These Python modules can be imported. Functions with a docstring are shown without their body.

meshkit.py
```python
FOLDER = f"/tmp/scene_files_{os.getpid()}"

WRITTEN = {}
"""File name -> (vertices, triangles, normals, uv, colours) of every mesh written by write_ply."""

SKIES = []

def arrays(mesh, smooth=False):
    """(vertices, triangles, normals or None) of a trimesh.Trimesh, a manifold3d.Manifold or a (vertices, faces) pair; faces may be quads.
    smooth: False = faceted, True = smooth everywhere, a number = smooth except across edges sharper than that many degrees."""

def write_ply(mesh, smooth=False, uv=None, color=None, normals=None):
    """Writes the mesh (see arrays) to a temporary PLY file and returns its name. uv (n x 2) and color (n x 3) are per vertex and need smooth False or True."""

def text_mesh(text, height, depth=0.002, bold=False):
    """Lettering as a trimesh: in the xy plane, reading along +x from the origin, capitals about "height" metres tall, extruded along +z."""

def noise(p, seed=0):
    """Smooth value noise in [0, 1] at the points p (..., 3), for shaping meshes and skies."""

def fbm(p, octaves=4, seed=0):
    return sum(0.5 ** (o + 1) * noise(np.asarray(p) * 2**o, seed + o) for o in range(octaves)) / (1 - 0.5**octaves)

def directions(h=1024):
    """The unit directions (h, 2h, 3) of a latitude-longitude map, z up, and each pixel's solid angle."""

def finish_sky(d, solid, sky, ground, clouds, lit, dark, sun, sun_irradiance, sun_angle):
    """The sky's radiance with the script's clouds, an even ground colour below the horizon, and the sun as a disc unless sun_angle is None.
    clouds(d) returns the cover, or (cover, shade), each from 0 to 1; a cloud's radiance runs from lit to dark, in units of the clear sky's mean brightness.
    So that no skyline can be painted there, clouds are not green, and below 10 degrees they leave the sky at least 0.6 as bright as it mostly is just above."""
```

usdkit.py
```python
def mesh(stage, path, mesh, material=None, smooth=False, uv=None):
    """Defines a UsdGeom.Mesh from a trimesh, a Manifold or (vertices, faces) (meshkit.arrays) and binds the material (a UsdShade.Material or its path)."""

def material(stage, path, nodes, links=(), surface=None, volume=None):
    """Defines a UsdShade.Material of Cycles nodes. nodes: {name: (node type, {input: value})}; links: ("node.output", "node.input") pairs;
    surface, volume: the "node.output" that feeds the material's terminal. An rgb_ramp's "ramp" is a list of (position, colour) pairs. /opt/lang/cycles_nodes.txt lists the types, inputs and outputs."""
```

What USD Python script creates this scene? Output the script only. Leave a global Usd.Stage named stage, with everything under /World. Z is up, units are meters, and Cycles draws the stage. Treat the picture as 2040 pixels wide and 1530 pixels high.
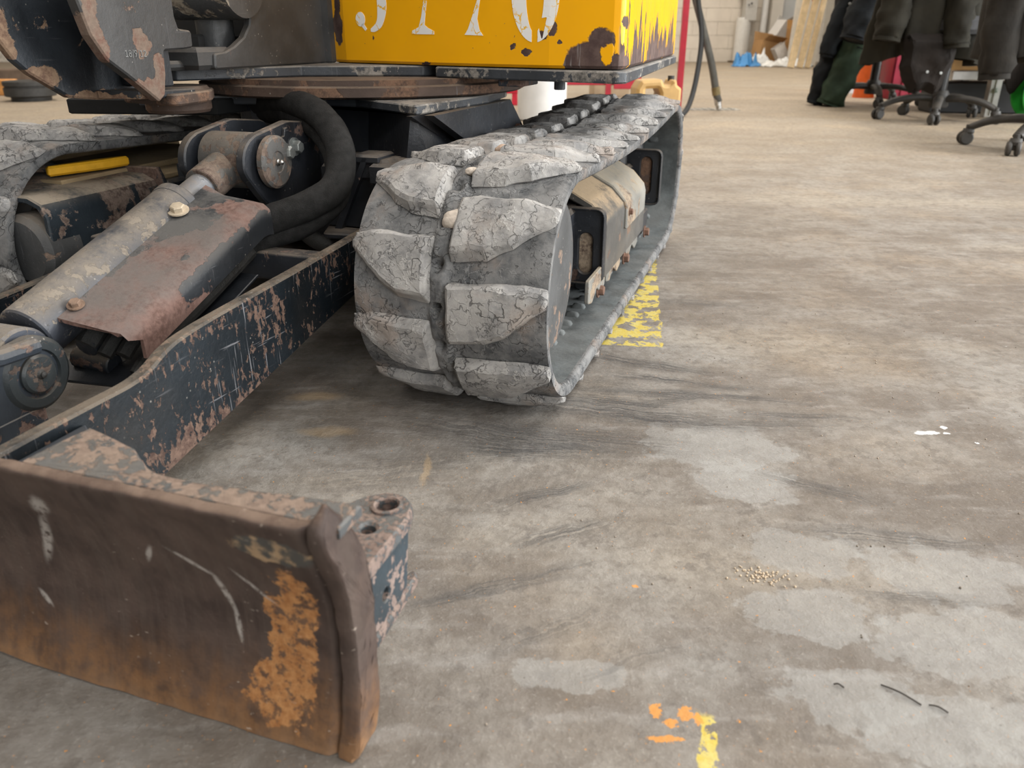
import math, random
import numpy as np, trimesh, usdkit, meshkit
import mapbox_earcut as earcut
from shapely.geometry import Polygon, Point, LineString, box as sbox
from shapely.ops import unary_union
from shapely import affinity
from pxr import Usd, UsdGeom, UsdLux, UsdShade, Gf, Sdf

stage = Usd.Stage.CreateInMemory()
UsdGeom.SetStageUpAxis(stage, UsdGeom.Tokens.z)
UsdGeom.SetStageMetersPerUnit(stage, 1.0)
UsdGeom.Xform.Define(stage, '/World')
UsdGeom.Scope.Define(stage, '/World/Looks')

# ------------------------------------------------------------------ camera, light, exposure
CAM_H, PITCH, FPX = 0.42, math.degrees(math.atan(697 / 1560.)), 1560.
cam = UsdGeom.Camera.Define(stage, '/World/camera')
cam.AddTranslateOp().Set(Gf.Vec3d(0, 0, CAM_H))
cam.AddRotateXOp().Set(90 - PITCH)
cam.CreateHorizontalApertureAttr(36.0)
cam.CreateVerticalApertureAttr(27.0)
cam.CreateFocalLengthAttr(36.0 * FPX / 2040)
cam.CreateClippingRangeAttr(Gf.Vec2f(0.02, 100))
cam.CreateFStopAttr(9.0)
cam.CreateFocusDistanceAttr(0.95)
cam.CreateExposureAttr(0.84)


def rect_light(name, loc, size, power, color, rot=(0, 0, 0)):
    l = UsdLux.RectLight.Define(stage, '/World/' + name)
    l.CreateWidthAttr(size[0]); l.CreateHeightAttr(size[1])
    l.CreateIntensityAttr(power); l.CreateColorAttr(Gf.Vec3f(*color))
    l.AddTranslateOp().Set(Gf.Vec3d(*loc)); l.AddRotateXYZOp().Set(Gf.Vec3f(*rot))
    return l


# high-bay lamps under the ceiling, and the daylight of two open roller doors (one behind, one to the right)
for i, (x, y) in enumerate([(-2.5, -2.5), (2.5, -2.5), (-2.5, 2.0), (2.5, 2.0), (-2.5, 6.5), (2.5, 6.5), (-2.5, 11.0), (2.5, 11.0)]):
    rect_light('ceiling_lamp_light_%d' % i, (x, y, 4.85), (1.6, 0.8), 19 if x > 0 or y > 4 else 8, (1.0, 0.91, 0.79) if y > 4 else (1.0, 0.97, 0.94))
rect_light('doorway_daylight', (4.0, -5.9, 2.0), (4.6, 3.6), 3.0, (0.93, 0.97, 1.0), (90, 0, 0))
rect_light('side_doorway_daylight', (8.9, 1.0, 2.1), (5.5, 4.0), 9.5, (0.95, 0.98, 1.0), (90, 0, 90))
dome = UsdLux.DomeLight.Define(stage, '/World/sky_light')
dome.CreateIntensityAttr(0.05)

# ------------------------------------------------------------------ scene graph helpers
used = set()


def free(path):
    p, k = path, 0
    while p in used:
        k += 1
        p = '%s_%03d' % (path, k)
    used.add(p)
    return p


def tag(prim, label=None, cat=None, group=None, kind=None):
    prim = prim.GetPrim() if hasattr(prim, 'GetPrim') else prim
    for k, v in (('label', label), ('category', cat), ('group', group), ('kind', kind)):
        if v:
            prim.SetCustomDataByKey(k, v)
    return prim


def thing(name, label, cat, loc=(0, 0, 0), rz=0, group=None):
    x = UsdGeom.Xform.Define(stage, free('/World/' + name))
    x.AddTranslateOp().Set(Gf.Vec3d(*loc)); x.AddRotateZOp().Set(rz)
    return tag(x, label, cat, group)


def obj(name, mesh, mat, parent=None, smooth=35, label=None, cat=None, group=None, kind=None):
    base = (str(parent.GetPath()) if parent is not None else '/World') + '/' + name
    if isinstance(mesh, list):
        mesh = cat_m(mesh)
    m = usdkit.mesh(stage, free(base), mesh, mat, smooth=smooth)
    return tag(m, label, cat, group, kind)


def struct(name, mesh, mat):
    return obj(name, mesh, mat, kind='structure', smooth=False)


# ------------------------------------------------------------------ mesh helpers
def cat_m(ms):
    return trimesh.util.concatenate([m for m in ms])


def tm(v, f):
    return trimesh.Trimesh(np.asarray(v, float), np.asarray(f, int), process=False)


def quads(grid_idx):
    a, b = grid_idx[:-1, :-1].ravel(), grid_idx[1:, :-1].ravel()
    c, d = grid_idx[1:, 1:].ravel(), grid_idx[:-1, 1:].ravel()
    return np.vstack([np.c_[a, b, c], np.c_[a, c, d]])


def rnd(poly, r):
    p = Polygon(poly) if not hasattr(poly, 'geom_type') else poly
    return p.buffer(-r, quad_segs=4).buffer(2 * r, quad_segs=4).buffer(-r, quad_segs=4)


def plate(poly, h0, h1, axis='z', bevel=0.0015):
    """A polygon extruded between h0 and h1 with chamfered rims. axis: x takes (y, z), y takes (x, z), z takes (x, y)."""
    p = Polygon(poly) if not hasattr(poly, 'geom_type') else poly
    p = p.buffer(0)
    if p.geom_type != 'Polygon':
        p = max(p.geoms, key=lambda g: g.area)
    p = p.simplify(1e-5)
    rings = []
    for r, ccw in [(p.exterior, True)] + [(h, False) for h in p.interiors]:
        c = np.array(r.coords)[:-1]
        area = 0.5 * np.sum(c[:, 0] * np.roll(c[:, 1], -1) - c[:, 1] * np.roll(c[:, 0], -1))
        rings.append(c if (area > 0) == ccw else c[::-1])
    h0, h1 = min(h0, h1), max(h0, h1)
    b = min(bevel, (h1 - h0) * 0.45)

    def inset(c):
        e = np.roll(c, -1, 0) - c
        e /= np.maximum(np.linalg.norm(e, axis=1, keepdims=True), 1e-12)
        nn = np.c_[-e[:, 1], e[:, 0]]
        bis = nn + np.roll(nn, 1, 0)
        k = np.maximum(np.sum(bis * bis, 1, keepdims=True) / 2, 0.35)
        return c + bis / k * b
    V, Fs, off = [], [], 0
    ins = [inset(c) for c in rings]
    for c, ci in zip(rings, ins):
        n = len(c)
        V += [np.c_[ci, np.full(n, h0)], np.c_[c, np.full(n, h0 + b)], np.c_[c, np.full(n, h1 - b)], np.c_[ci, np.full(n, h1)]]
        i = np.arange(n); j = (i + 1) % n
        for l in range(3):
            a0, a1 = off + l * n, off + (l + 1) * n
            Fs += [np.c_[a0 + i, a0 + j, a1 + j], np.c_[a0 + i, a1 + j, a1 + i]]
        off += 4 * n
    flat = np.vstack(ins)
    ends = np.cumsum([len(c) for c in ins]).astype(np.uint32)
    tri = earcut.triangulate_float64(flat, ends).reshape(-1, 3)
    a, b2, c2 = flat[tri[:, 0]], flat[tri[:, 1]], flat[tri[:, 2]]
    sgn = (b2[:, 0] - a[:, 0]) * (c2[:, 1] - a[:, 1]) - (b2[:, 1] - a[:, 1]) * (c2[:, 0] - a[:, 0])
    tri = np.where((sgn < 0)[:, None], tri[:, ::-1], tri)
    V += [np.c_[flat, np.full(len(flat), h0)], np.c_[flat, np.full(len(flat), h1)]]
    Fs += [off + tri[:, ::-1], off + len(flat) + tri]
    V, Fs = np.vstack(V), np.vstack(Fs)
    if axis == 'x':
        V = V[:, [2, 0, 1]]
    elif axis == 'y':
        V = V[:, [0, 2, 1]]; Fs = Fs[:, ::-1]
    return tm(V, Fs)


def bx(x0, x1, y0, y1, z0, z1, bevel=0.003):
    return plate([(x0, y0), (x1, y0), (x1, y1), (x0, y1)], z0, z1, 'z', bevel)


def catmull(pts, per=8, closed=False):
    p = np.asarray(pts, float); n = len(p); out = []
    for i in range(n if closed else n - 1):
        g = (lambda k: p[k % n]) if closed else (lambda k: p[min(max(k, 0), n - 1)])
        p0, p1, p2, p3 = g(i - 1), g(i), g(i + 1), g(i + 2)
        for t in np.arange(per) / per:
            out.append(0.5 * (2 * p1 + (p2 - p0) * t + (2 * p0 - 5 * p1 + 4 * p2 - p3) * t * t + (3 * p1 - p0 - 3 * p2 + p3) * t ** 3))
    if not closed:
        out.append(p[-1])
    return np.array(out)


def tube(path, r, n=14, squash=None, wob=0.0, seed=0):
    P = np.asarray(path, float); m = len(P)
    r = np.full(m, r) if np.ndim(r) == 0 else np.interp(np.linspace(0, 1, m), np.linspace(0, 1, len(r)), r)
    T = np.gradient(P, axis=0); T /= np.linalg.norm(T, axis=1, keepdims=True)
    ref = np.array([0, 0, 1.0]) if abs(T[0][2]) < 0.9 else np.array([1.0, 0, 0])
    N = np.cross(T[0], ref); N /= np.linalg.norm(N); V = []
    for i in range(m):
        N = N - T[i] * (N @ T[i]); N /= np.linalg.norm(N)
        B = np.cross(T[i], N)
        a = np.linspace(0, 2 * np.pi, n, endpoint=False)
        rr = r[i] * np.ones(n)
        if wob:
            q = P[i] + np.outer(np.cos(a), N) * r[i] + np.outer(np.sin(a), B) * r[i]
            rr = rr * (1 + wob * (meshkit.fbm(q * 18 / max(r.mean() * 14, .05), 3, seed) - .5) * 2)
        V.append(P[i] + np.outer(np.cos(a) * rr, N) + np.outer(np.sin(a) * rr * (squash or 1), B))
    V = np.vstack(V + [P[:1], P[-1:]])
    i = np.arange(m - 1)[:, None] * n; k = np.arange(n)[None]
    a, b = i + k, i + (k + 1) % n
    F = [np.c_[a.ravel(), b.ravel(), (b + n).ravel()], np.c_[a.ravel(), (b + n).ravel(), (a + n).ravel()]]
    k = np.arange(n); c0, c1 = m * n, m * n + 1
    F += [np.c_[(k + 1) % n, k, np.full(n, c0)], np.c_[(m - 1) * n + k, (m - 1) * n + (k + 1) % n, np.full(n, c1)]]
    return tm(V, np.vstack(F))


def lathe(prof, c=(0, 0, 0), axis='z', n=28, a0=0):
    """Revolves (radius, height) pairs about an axis through c."""
    p = np.asarray(prof, float); m = len(p)
    a = np.linspace(0, 2 * np.pi, n, endpoint=False) + a0
    V = np.stack([p[:, 0, None] * np.cos(a), p[:, 0, None] * np.sin(a), np.repeat(p[:, 1, None], n, 1)], -1).reshape(-1, 3)
    V = np.vstack([V, [[0, 0, p[0, 1]], [0, 0, p[-1, 1]]]])
    i = np.arange(m - 1)[:, None] * n; k = np.arange(n)[None]
    x, y = i + k, i + (k + 1) % n
    F = [np.c_[x.ravel(), y.ravel(), (y + n).ravel()], np.c_[x.ravel(), (y + n).ravel(), (x + n).ravel()]]
    k = np.arange(n)
    F += [np.c_[(k + 1) % n, k, np.full(n, m * n)], np.c_[(m - 1) * n + k, (m - 1) * n + (k + 1) % n, np.full(n, m * n + 1)]]
    if axis == 'x':
        V = V[:, [2, 0, 1]]
    elif axis == 'y':
        V = V[:, [1, 2, 0]]
    return tm(V + np.asarray(c, float), np.vstack(F))


def rod(p0, p1, r, n=20, bev=0.12):
    p0, p1 = np.asarray(p0, float), np.asarray(p1, float); d = p1 - p0; L = np.linalg.norm(d); b = min(r * bev, L * .3)
    m = lathe([(r - b, 0), (r, b), (r, L - b), (r - b, L)], n=n)
    m.apply_transform(trimesh.geometry.align_vectors([0, 0, 1], d / L)); m.apply_translation(p0)
    return m


def hexbolt(c, d, r, h):
    c, d = np.asarray(c, float), np.asarray(d, float)
    m = cat_m([lathe([(r * 1.45, 0), (r * 1.45, h * .22)], n=16), lathe([(r, h * .2), (r, h * .85), (r * .85, h)], n=6)])
    m.apply_transform(trimesh.geometry.align_vectors([0, 0, 1], d / np.linalg.norm(d))); m.apply_translation(c)
    return m


def rough(mesh, amp, freq, seed=0, size=None):
    if size:
        v, f = trimesh.remesh.subdivide_to_size(mesh.vertices, mesh.faces, size)
        mesh = trimesh.Trimesh(v, f, process=True)
    else:
        mesh = trimesh.Trimesh(mesh.vertices, mesh.faces, process=True)
    n = mesh.vertex_normals
    mesh = tm(mesh.vertices + n * ((meshkit.fbm(mesh.vertices * freq + 31.7, 4, seed) - .5) * 2 * amp)[:, None], mesh.faces)
    return mesh


def blob_stone(c, r, seed, sq=(1, 1, .7)):
    m = trimesh.creation.icosphere(subdivisions=3, radius=1)
    v = m.vertices * (0.75 + 0.5 * meshkit.fbm(m.vertices * 1.3 + seed * 7.1, 3, seed))[:, None]
    return tm(v * np.array(sq) * r + np.asarray(c), m.faces)


# ------------------------------------------------------------------ material helpers
class Lk(str):
    pass


OUT = dict(noise_texture='fac', voronoi_texture='distance', rgb_ramp='color', mix_color='result', math='value', map_range='result', mapping='vector',
           bump='normal', principled_bsdf='BSDF', separate_xyz='x', combine_xyz='vector', vector_math='vector', wave_texture='fac', geometry='normal',
           texture_coordinate='object', object_info='random', brick_texture='color', white_noise_texture='value', bevel='bevel', mix_closure='closure')


class G:
    def __init__(s, name):
        s.name, s.nodes, s.links = name, {}, []

    def __call__(s, kind, out=None, **inp):
        nm = 'n%d_%s' % (len(s.nodes), kind); vals = {}
        for k, v in inp.items():
            if isinstance(v, Lk):
                s.links.append((str(v), nm + '.' + k))
            else:
                vals[k] = v
        s.nodes[nm] = (kind, vals)
        return Lk(nm + '.' + (out or OUT[kind]))

    def noise(s, vec, scale, detail=4, rough=.55, dist=0.0, **k):
        return s('noise_texture', vector=vec, scale=scale, detail=detail, roughness=rough, distortion=dist, **k)

    def step(s, v, a, b, lo=0.0, hi=1.0):
        return s('map_range', range_type='smoothstep', value=v, from_min=a, from_max=b, to_min=lo, to_max=hi, clamp=True)

    def m(s, op, a, b=0.5, c=0.0):
        return s('math', math_type=op, value1=a, value2=b, value3=c)

    def mix(s, fac, a, b, t='mix'):
        return s('mix_color', blend_type=t, fac=fac, a=a, b=b)

    def ramp(s, fac, stops):
        return s('rgb_ramp', fac=fac, ramp=stops)

    def maps(s, vec, scale=(1, 1, 1), rot=(0, 0, 0), loc=(0, 0, 0)):
        return s('mapping', mapping_type='point', vector=vec, scale=scale, rotation=rot, location=loc)

    def spot(s, vec, c, r, soft=.25, wob=None):
        """1 inside the ellipsoid of centre c and radii r; vec may be warped beforehand."""
        r = np.broadcast_to(np.asarray(r, float), 3)
        q = s.maps(vec, tuple(1 / r), loc=tuple(-np.asarray(c) / r))
        return s.step(s('vector_math', out='value', math_type='length', vector1=q), 1 - soft, 1 + soft, 1, 0)

    def rag(s, vec, c, r, scale, amp=1.5, soft=.05, detail=5):
        """An ellipsoidal patch whose rim is eaten away by noise."""
        e = s.spot(vec, c, r, .8)
        return s.step(s.m('add', e, s.m('multiply_add', s.noise(vec, scale, detail, .65), amp, -amp * .5)), .5 - soft, .5 + soft)

    def warp(s, vec, scale, amp, detail=3):
        n = s('noise_texture', out='color', vector=vec, scale=scale, detail=detail, roughness=.65)
        d = s('vector_math', math_type='subtract', vector1=n, vector2=(.5, .5, .5))
        d = s('vector_math', math_type='scale', vector1=d, scale=amp)
        return s('vector_math', math_type='add', vector1=vec, vector2=d)

    def done(s, color, rough=.6, normal=None, **k):
        a = dict(base_color=color, roughness=rough, **k)
        if normal is not None:
            a['normal'] = normal
        b = s('principled_bsdf', **a)
        return usdkit.material(stage, '/World/Looks/' + s.name, s.nodes, s.links, surface=str(b))


def mul(c, k):
    return tuple(x * k for x in c)


BLACK, CHIP, CHIP2, DUST = (.016, .021, .028), (.135, .088, .070), (.06, .034, .027), (.24, .19, .14)


def worn(name, paint=BLACK, chip=CHIP, chip2=CHIP2, dust=DUST, cs=28., thr=.56, dusty=.5, rough=.42, scr=.5, spec=.5, blotch=.9, soft=.02, bumpy=1.0, spots=(), chipz=1.0, scrt=0.0):
    """Chipped and scratched paint over rusty steel, with dust lying on what faces up."""
    g = G(name)
    c = g('texture_coordinate')
    w = g.warp(c, 60, .012)
    n1 = g.noise(g.maps(w, (1, 1, chipz)) if chipz != 1 else w, cs, 7, .62, .3)
    n0 = g.noise(c, cs * .2, 3, .5)
    v = g.m('multiply_add', n0, blotch, n1)
    v = g.m('subtract', v, blotch * .5)
    for (p, r, k) in spots:
        v = g.m('multiply_add', g.spot(w, p, r, .5), k, v)
    chipm = g.step(v, thr - soft, thr + soft)
    fine = g.noise(c, 190, 4, .7)
    ccol = g.mix(g.step(g.noise(c, 45, 5, .65), .38, .62), chip2, chip)
    ccol = g.mix(g.step(fine, .35, .75), ccol, mul(chip, 1.35))
    pcol = g.mix(g.step(g.noise(c, 12, 5, .6), .35, .7), paint, tuple(min(1, x * 1.7 + .004) for x in paint))
    # scratches: noise drawn out along two directions
    s1 = g.noise(g.maps(c, (300, 300, 14), (0.25, .2, 0)), 1, 2, .5)
    s2 = g.noise(g.maps(c, (260, 18, 260), (0.3, 0, .5)), 1, 2, .5)
    scm = g.m('multiply', g.m('maximum', g.step(s1, .66 - scrt, .74 - scrt), g.step(s2, .67 - scrt, .75 - scrt)), g.step(g.noise(c, 9, 2), .45, .62, 0, scr))
    pcol = g.mix(scm, pcol, (.16, .16, .17))
    specks = g.m('multiply', g.step(g('voronoi_texture', vector=c, scale=130, randomness=1.0), .10, .16, 1, 0), g.step(g.noise(c, 22, 2), .5, .66, 0, .7))
    pcol = g.mix(specks, pcol, (.30, .28, .25))
    col = g.mix(chipm, pcol, ccol)
    nz = g('separate_xyz', out='z', vector=g('geometry'))
    dm = g.m('multiply', g.step(nz, .15, .95), g.step(g.m('multiply_add', fine, .35, g.noise(c, 17, 5, .6)), .42, .8, 0, dusty))
    dm = g.m('add', dm, g.step(g.noise(c, 7, 4, .6), .45, .9, 0, dusty * .16))
    col = g.mix(dm, col, dust)
    r = g.m('multiply_add', g.m('maximum', chipm, dm), .85 - rough, rough)
    r = g.m('multiply_add', fine, .12, r)
    h = g.m('multiply_add', chipm, -.6, g.m('multiply', fine, .55))
    h = g.m('multiply_add', g.noise(c, 60, 3, .5), .5, h)
    nrm = g('bump', height=h, strength=.55 * bumpy, distance=.0016)
    return g.done(col, r, nrm, specular_ior_level=spec)


def plain(name, color, rough=.6, var=.25, scale=20., bump=.2, dist=.002, metallic=0., spec=.5, dust=None, dusty=0.):
    g = G(name)
    c = g('texture_coordinate')
    n = g.noise(c, scale, 5, .6)
    col = g.mix(g.step(n, .3, .7), mul(color, 1 - var), tuple(min(1, x * (1 + var)) for x in color))
    if dust:
        nz = g('separate_xyz', out='z', vector=g('geometry'))
        col = g.mix(g.m('multiply', g.step(nz, .0, .9, .25, 1), g.step(g.noise(c, scale * .6, 4), .3, .7, 0, dusty)), col, dust)
    nrm = g('bump', height=g.noise(c, scale * 8, 4, .6), strength=bump, distance=dist)
    return g.done(col, g.m('multiply_add', n, .2, rough - .1), nrm, metallic=metallic, specular_ior_level=spec)

# ------------------------------------------------------------------ the hall: floor, walls, ceiling, door
def floor_material():
    g = G('worn_concrete')
    c = g('texture_coordinate')
    w = g.warp(c, 26, .022, 4)
    ww = g.warp(c, 9, .05, 4)
    big = g.noise(c, 1.3, 4, .6)
    mid = g.noise(w, 7, 6, .62)
    fin = g.noise(c, 60, 5, .7)
    strk = g.noise(g.maps(w, (9, 42, 1), (0, 0, .35)), 1, 5, .6)
    col = g.mix(g.step(big, .35, .65), (.252, .224, .192), (.300, .280, .252))
    col = g.mix(g.step(mid, .38, .62, 0, .85), col, (.165, .137, .112))
    col = g.mix(g.step(g.noise(w, 19, 6, .68), .50, .66, 0, .6), col, (.165, .140, .118))
    col = g.mix(g.step(g.noise(g.maps(ww, (1, 1, 1), loc=(3, 5, 0)), 4.2, 5, .6), .52, .66, 0, .55), col, (.36, .345, .315))
    col = g.mix(g.step(strk, .50, .72, 0, .55), col, (.355, .333, .305))
    # tan dust lies thicker towards the back of the hall
    y = g('separate_xyz', out='y', vector=c)
    tan = g.m('add', g.step(y, 1.1, 4.5, 0, .78), g.step(g.noise(c, 3.1, 4), .50, .72, 0, .35))
    col = g.mix(tan, col, (.45, .358, .252))
    col = g.mix(g.step(g.noise(g.maps(ww, (.8, 2.6, 1)), 1, 4), .50, .66, 0, .45), col, (.46, .40, .315))
    col = g.mix(g.step(fin, .36, .60, .40, 0), col, mul((.30, .25, .20), .45))
    gr = g.noise(c, 230, 3, .7)
    col = g.mix(g.step(gr, .55, .75, 0, .35), col, (.47, .44, .39))
    col = g.mix(g.step(g.noise(w, 33, 6, .7), .54, .64, 0, .5), col, (.135, .115, .098))
    # trowelled pale repairs
    for (x, yy, rx, ry) in [(.253, .57, .035, .025), (.239, .492, .036, .023), (.233, .407, .040, .022), (.366, .539, .047, .03), (.353, .461, .055, .03), (.300, .381, .05, .024), (.229, .77, .06, .04), (.237, .694, .035, .03), (.04, .428, .03, .012)]:
        col = g.mix(g.m('multiply', g.rag(c, (x, yy, 0), (rx * 1.35, ry * 1.35, 1), 21, 2.3, .07, 6), .40), col, (.385, .378, .355))
    # black rubber scuffs
    for (x, yy, a, rx, ry, k) in [(.1844, 1.009, -.38, .066, .010, .8), (.147, .848, -.254, .085, .012, .85), (.070, .79, -.183, .083, .016, .6), (.036, .674, .431, .034, .006, .8),
                                  (.046, .604, .503, .031, .0055, .85), (.31, .682, -.517, .036, .008, .6), (.3456, .596, -.147, .056, .007, .65), (.332, .513, -.099, .032, .005, .5),
                                  (-.013, .526, .361, .064, .005, .6), (.206, .896, .328, .035, .010, .6), (.281, .928, -.124, .032, .006, .5), (.325, 1.276, -.205, .067, .012, .45), (.266, .824, -.08, .081, .010, .5),
                                  (.23, .905, -.15, .10, .007, .8), (.20, .955, -.30, .05, .005, .8), (.12, .885, -.22, .06, .009, .8), (.02, .765, -.05, .06, .014, .7), (.33, .845, -.1, .07, .006, .6), (-.02, .80, -.35, .09, .02, .5), (.10, .93, -.2, .05, .02, .4), (-.13, .72, .2, .07, .02, .35), (.02, .47, .5, .04, .006, .4), (.09, .44, .4, .03, .004, .35)]:
        q = g.maps(w, (1, 1, 1), (0, 0, -a))
        ca, sa = math.cos(-a), math.sin(-a)
        cc = (x * ca - yy * sa, x * sa + yy * ca, 0)
        lines = g.step(g.noise(g.maps(q, (10, 330, 1)), 1, 3, .6), .34, .62)
        col = g.mix(g.m('multiply', g.m('multiply', g.spot(q, cc, (rx * 1.25, ry * 1.6, 1), .75), lines), min(1, k * 1.1)), col, (.062, .060, .060))
    # tyre prints: herring-bone ticks in two faint bands
    for (x, yy, a, L, W) in [(.03, .70, .55, .13, .022), (-.09, .74, .62, .10, .02), (.05, .60, .2, .08, .018)]:
        q = g.maps(c, (1, 1, 1), (0, 0, -a))
        ca, sa = math.cos(-a), math.sin(-a)
        band = g.spot(q, (x * ca - yy * sa, x * sa + yy * ca, 0), (L, W, 1), .5)
        tick = g('wave_texture', vector=g.maps(q, (30, 30, 1), (0, 0, .9)), scale=1.1, distortion=1.4, detail=2.0)
        col = g.mix(g.m('multiply', g.m('multiply', band, g.step(tick, .55, .8)), .30), col, (.16, .14, .12))
    # flaking yellow line, a few orange spots, spilt white paint
    q = g.maps(w, (1, 1, 1), (0, 0, .144))
    qx = g('separate_xyz', out='x', vector=q); qy = g('separate_xyz', out='y', vector=q)
    wear = g.noise(g.maps(c, (34, 34, 1)), 1, 6, .68)
    xr = g.m('multiply', g.step(qx, -.03, -.025), g.step(qx, .064, .066, 1, 0))
    far = g.m('multiply', g.m('multiply', xr, g.step(qy, 1.09, 1.095)), g.step(qy, 1.9, 2.6, 1, 0))
    far = g.m('multiply', far, g.step(wear, .475, .50))
    x2 = g.m('multiply', g.step(qx, .066, .068), g.step(qx, .0775, .079, 1, 0))
    near = g.m('multiply', g.m('multiply', x2, g.step(qy, .405, .41, 1, 0)), g.step(g.noise(c, 75, 5, .7), .44, .50))
    col = g.mix(g.m('maximum', far, near), col, g.mix(g.step(fin, .35, .65), (.62, .46, .07), (.62, .52, .17)))
    for (x, yy, rx, ry) in [(.0973, .396, .0034, .005), (.1172, .3928, .0045, .005), (.125, .388, .0022, .0045), (.1025, .527, .0022, .0018), (.100, .372, .010, .0022), (.106, .385, .004, .003)]:
        col = g.mix(g.m('multiply', g.rag(c, (x, yy, 0), (rx * 1.2, ry * 1.2, 1), 260, 2.6, .08), .8), col, (.72, .30, .05))
    for (x, yy, rx, ry) in [(.478, .802, .014, .006), (.500, .800, .005, .003), (.505, .815, .004, .004), (.523, .776, .003, .002)]:
        col = g.mix(g.spot(g.warp(c, 70, .014), (x, yy, 0), (rx, ry, 1), .1), col, (.72, .72, .70))
    for (x, yy, rx, ry) in [(-.2485, .901, .03, .012), (-.2149, .805, .03, .012), (-.091, .72, .004, .03)]:
        col = g.mix(g.m('multiply', g.spot(w, (x, yy, 0), (rx, ry, 1), .5), .5), col, (.42, .30, .17))
    pits = g.step(g('voronoi_texture', vector=c, scale=70, randomness=1.0), .05, .09, 1, 0)
    col = g.mix(g.m('multiply', pits, g.step(g.noise(c, 11, 2), .55, .6, 0, .6)), col, (.13, .11, .09))
    col = g.mix(1.0, col, (.89, .90, .92), 'multiply')
    h = g.m('multiply_add', mid, 1.0, g.m('multiply', fin, .5))
    h = g.m('multiply_add', strk, .6, h)
    h = g.m('multiply_add', gr, .25, h)
    nrm = g('bump', height=h, strength=.75, distance=.003)
    r = g.m('multiply_add', mid, .3, .50)
    return g.done(col, r, nrm, specular_ior_level=.3)


WALL_Y = 13.9
floor_mat = floor_material()
struct('floor', bx(-9, 9, -6, WALL_Y + .3, -.1, 0, .001), floor_mat)
wall_paint = plain('painted_wall', (.62, .585, .53), .7, .06, 3, .1)
block_paint = plain('painted_block', (.64, .58, .50), .65, .07, 4, .25, .003)
grey_paint = plain('grey_paint', (.40, .40, .39), .5, .08, 5, .1)
struct('ceiling', bx(-9, 9, -6, WALL_Y + .3, 5.0, 5.1), plain('ceiling_paint', (.6, .6, .58), .8))
dim_paint = plain('dull_wall_paint', (.34, .31, .27), .8, .06, 3, .1)
struct('wall_left', bx(-9.2, -9, -6, WALL_Y + .3, 0, 5), dim_paint)
struct('wall_right', bx(9, 9.2, -6, WALL_Y + .3, 0, 5), wall_paint)
struct('wall_front', bx(-9, 9, -6.2, -6, 0, 5), dim_paint)
wall = struct('wall_back', bx(-9, 9, WALL_Y + .008, WALL_Y + .2, 0, 5), plain('mortar', (.60, .56, .50), .85))
for r in range(9):                                       # painted concrete blocks, each its own piece
    for k in range(15):
        x0 = 0.52 + .4 * k + (.2 if r % 2 else 0)
        obj('block', bx(x0, x0 + .394, WALL_Y - .001, WALL_Y + .02, .2 * r + .003, .2 * r + .197, .003), block_paint, wall, smooth=False)
door = struct('door_1', bx(4.30, 4.80, WALL_Y - .10, WALL_Y - .05, .0, 2.1), grey_paint)
obj('door_frame', [bx(4.12, 4.30, WALL_Y - .14, WALL_Y - .01, 0, 2.2), bx(4.80, 4.9, WALL_Y - .14, WALL_Y - .01, 0, 2.2), bx(4.12, 4.9, WALL_Y - .14, WALL_Y - .01, 2.1, 2.2)], wall_paint, door)
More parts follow.
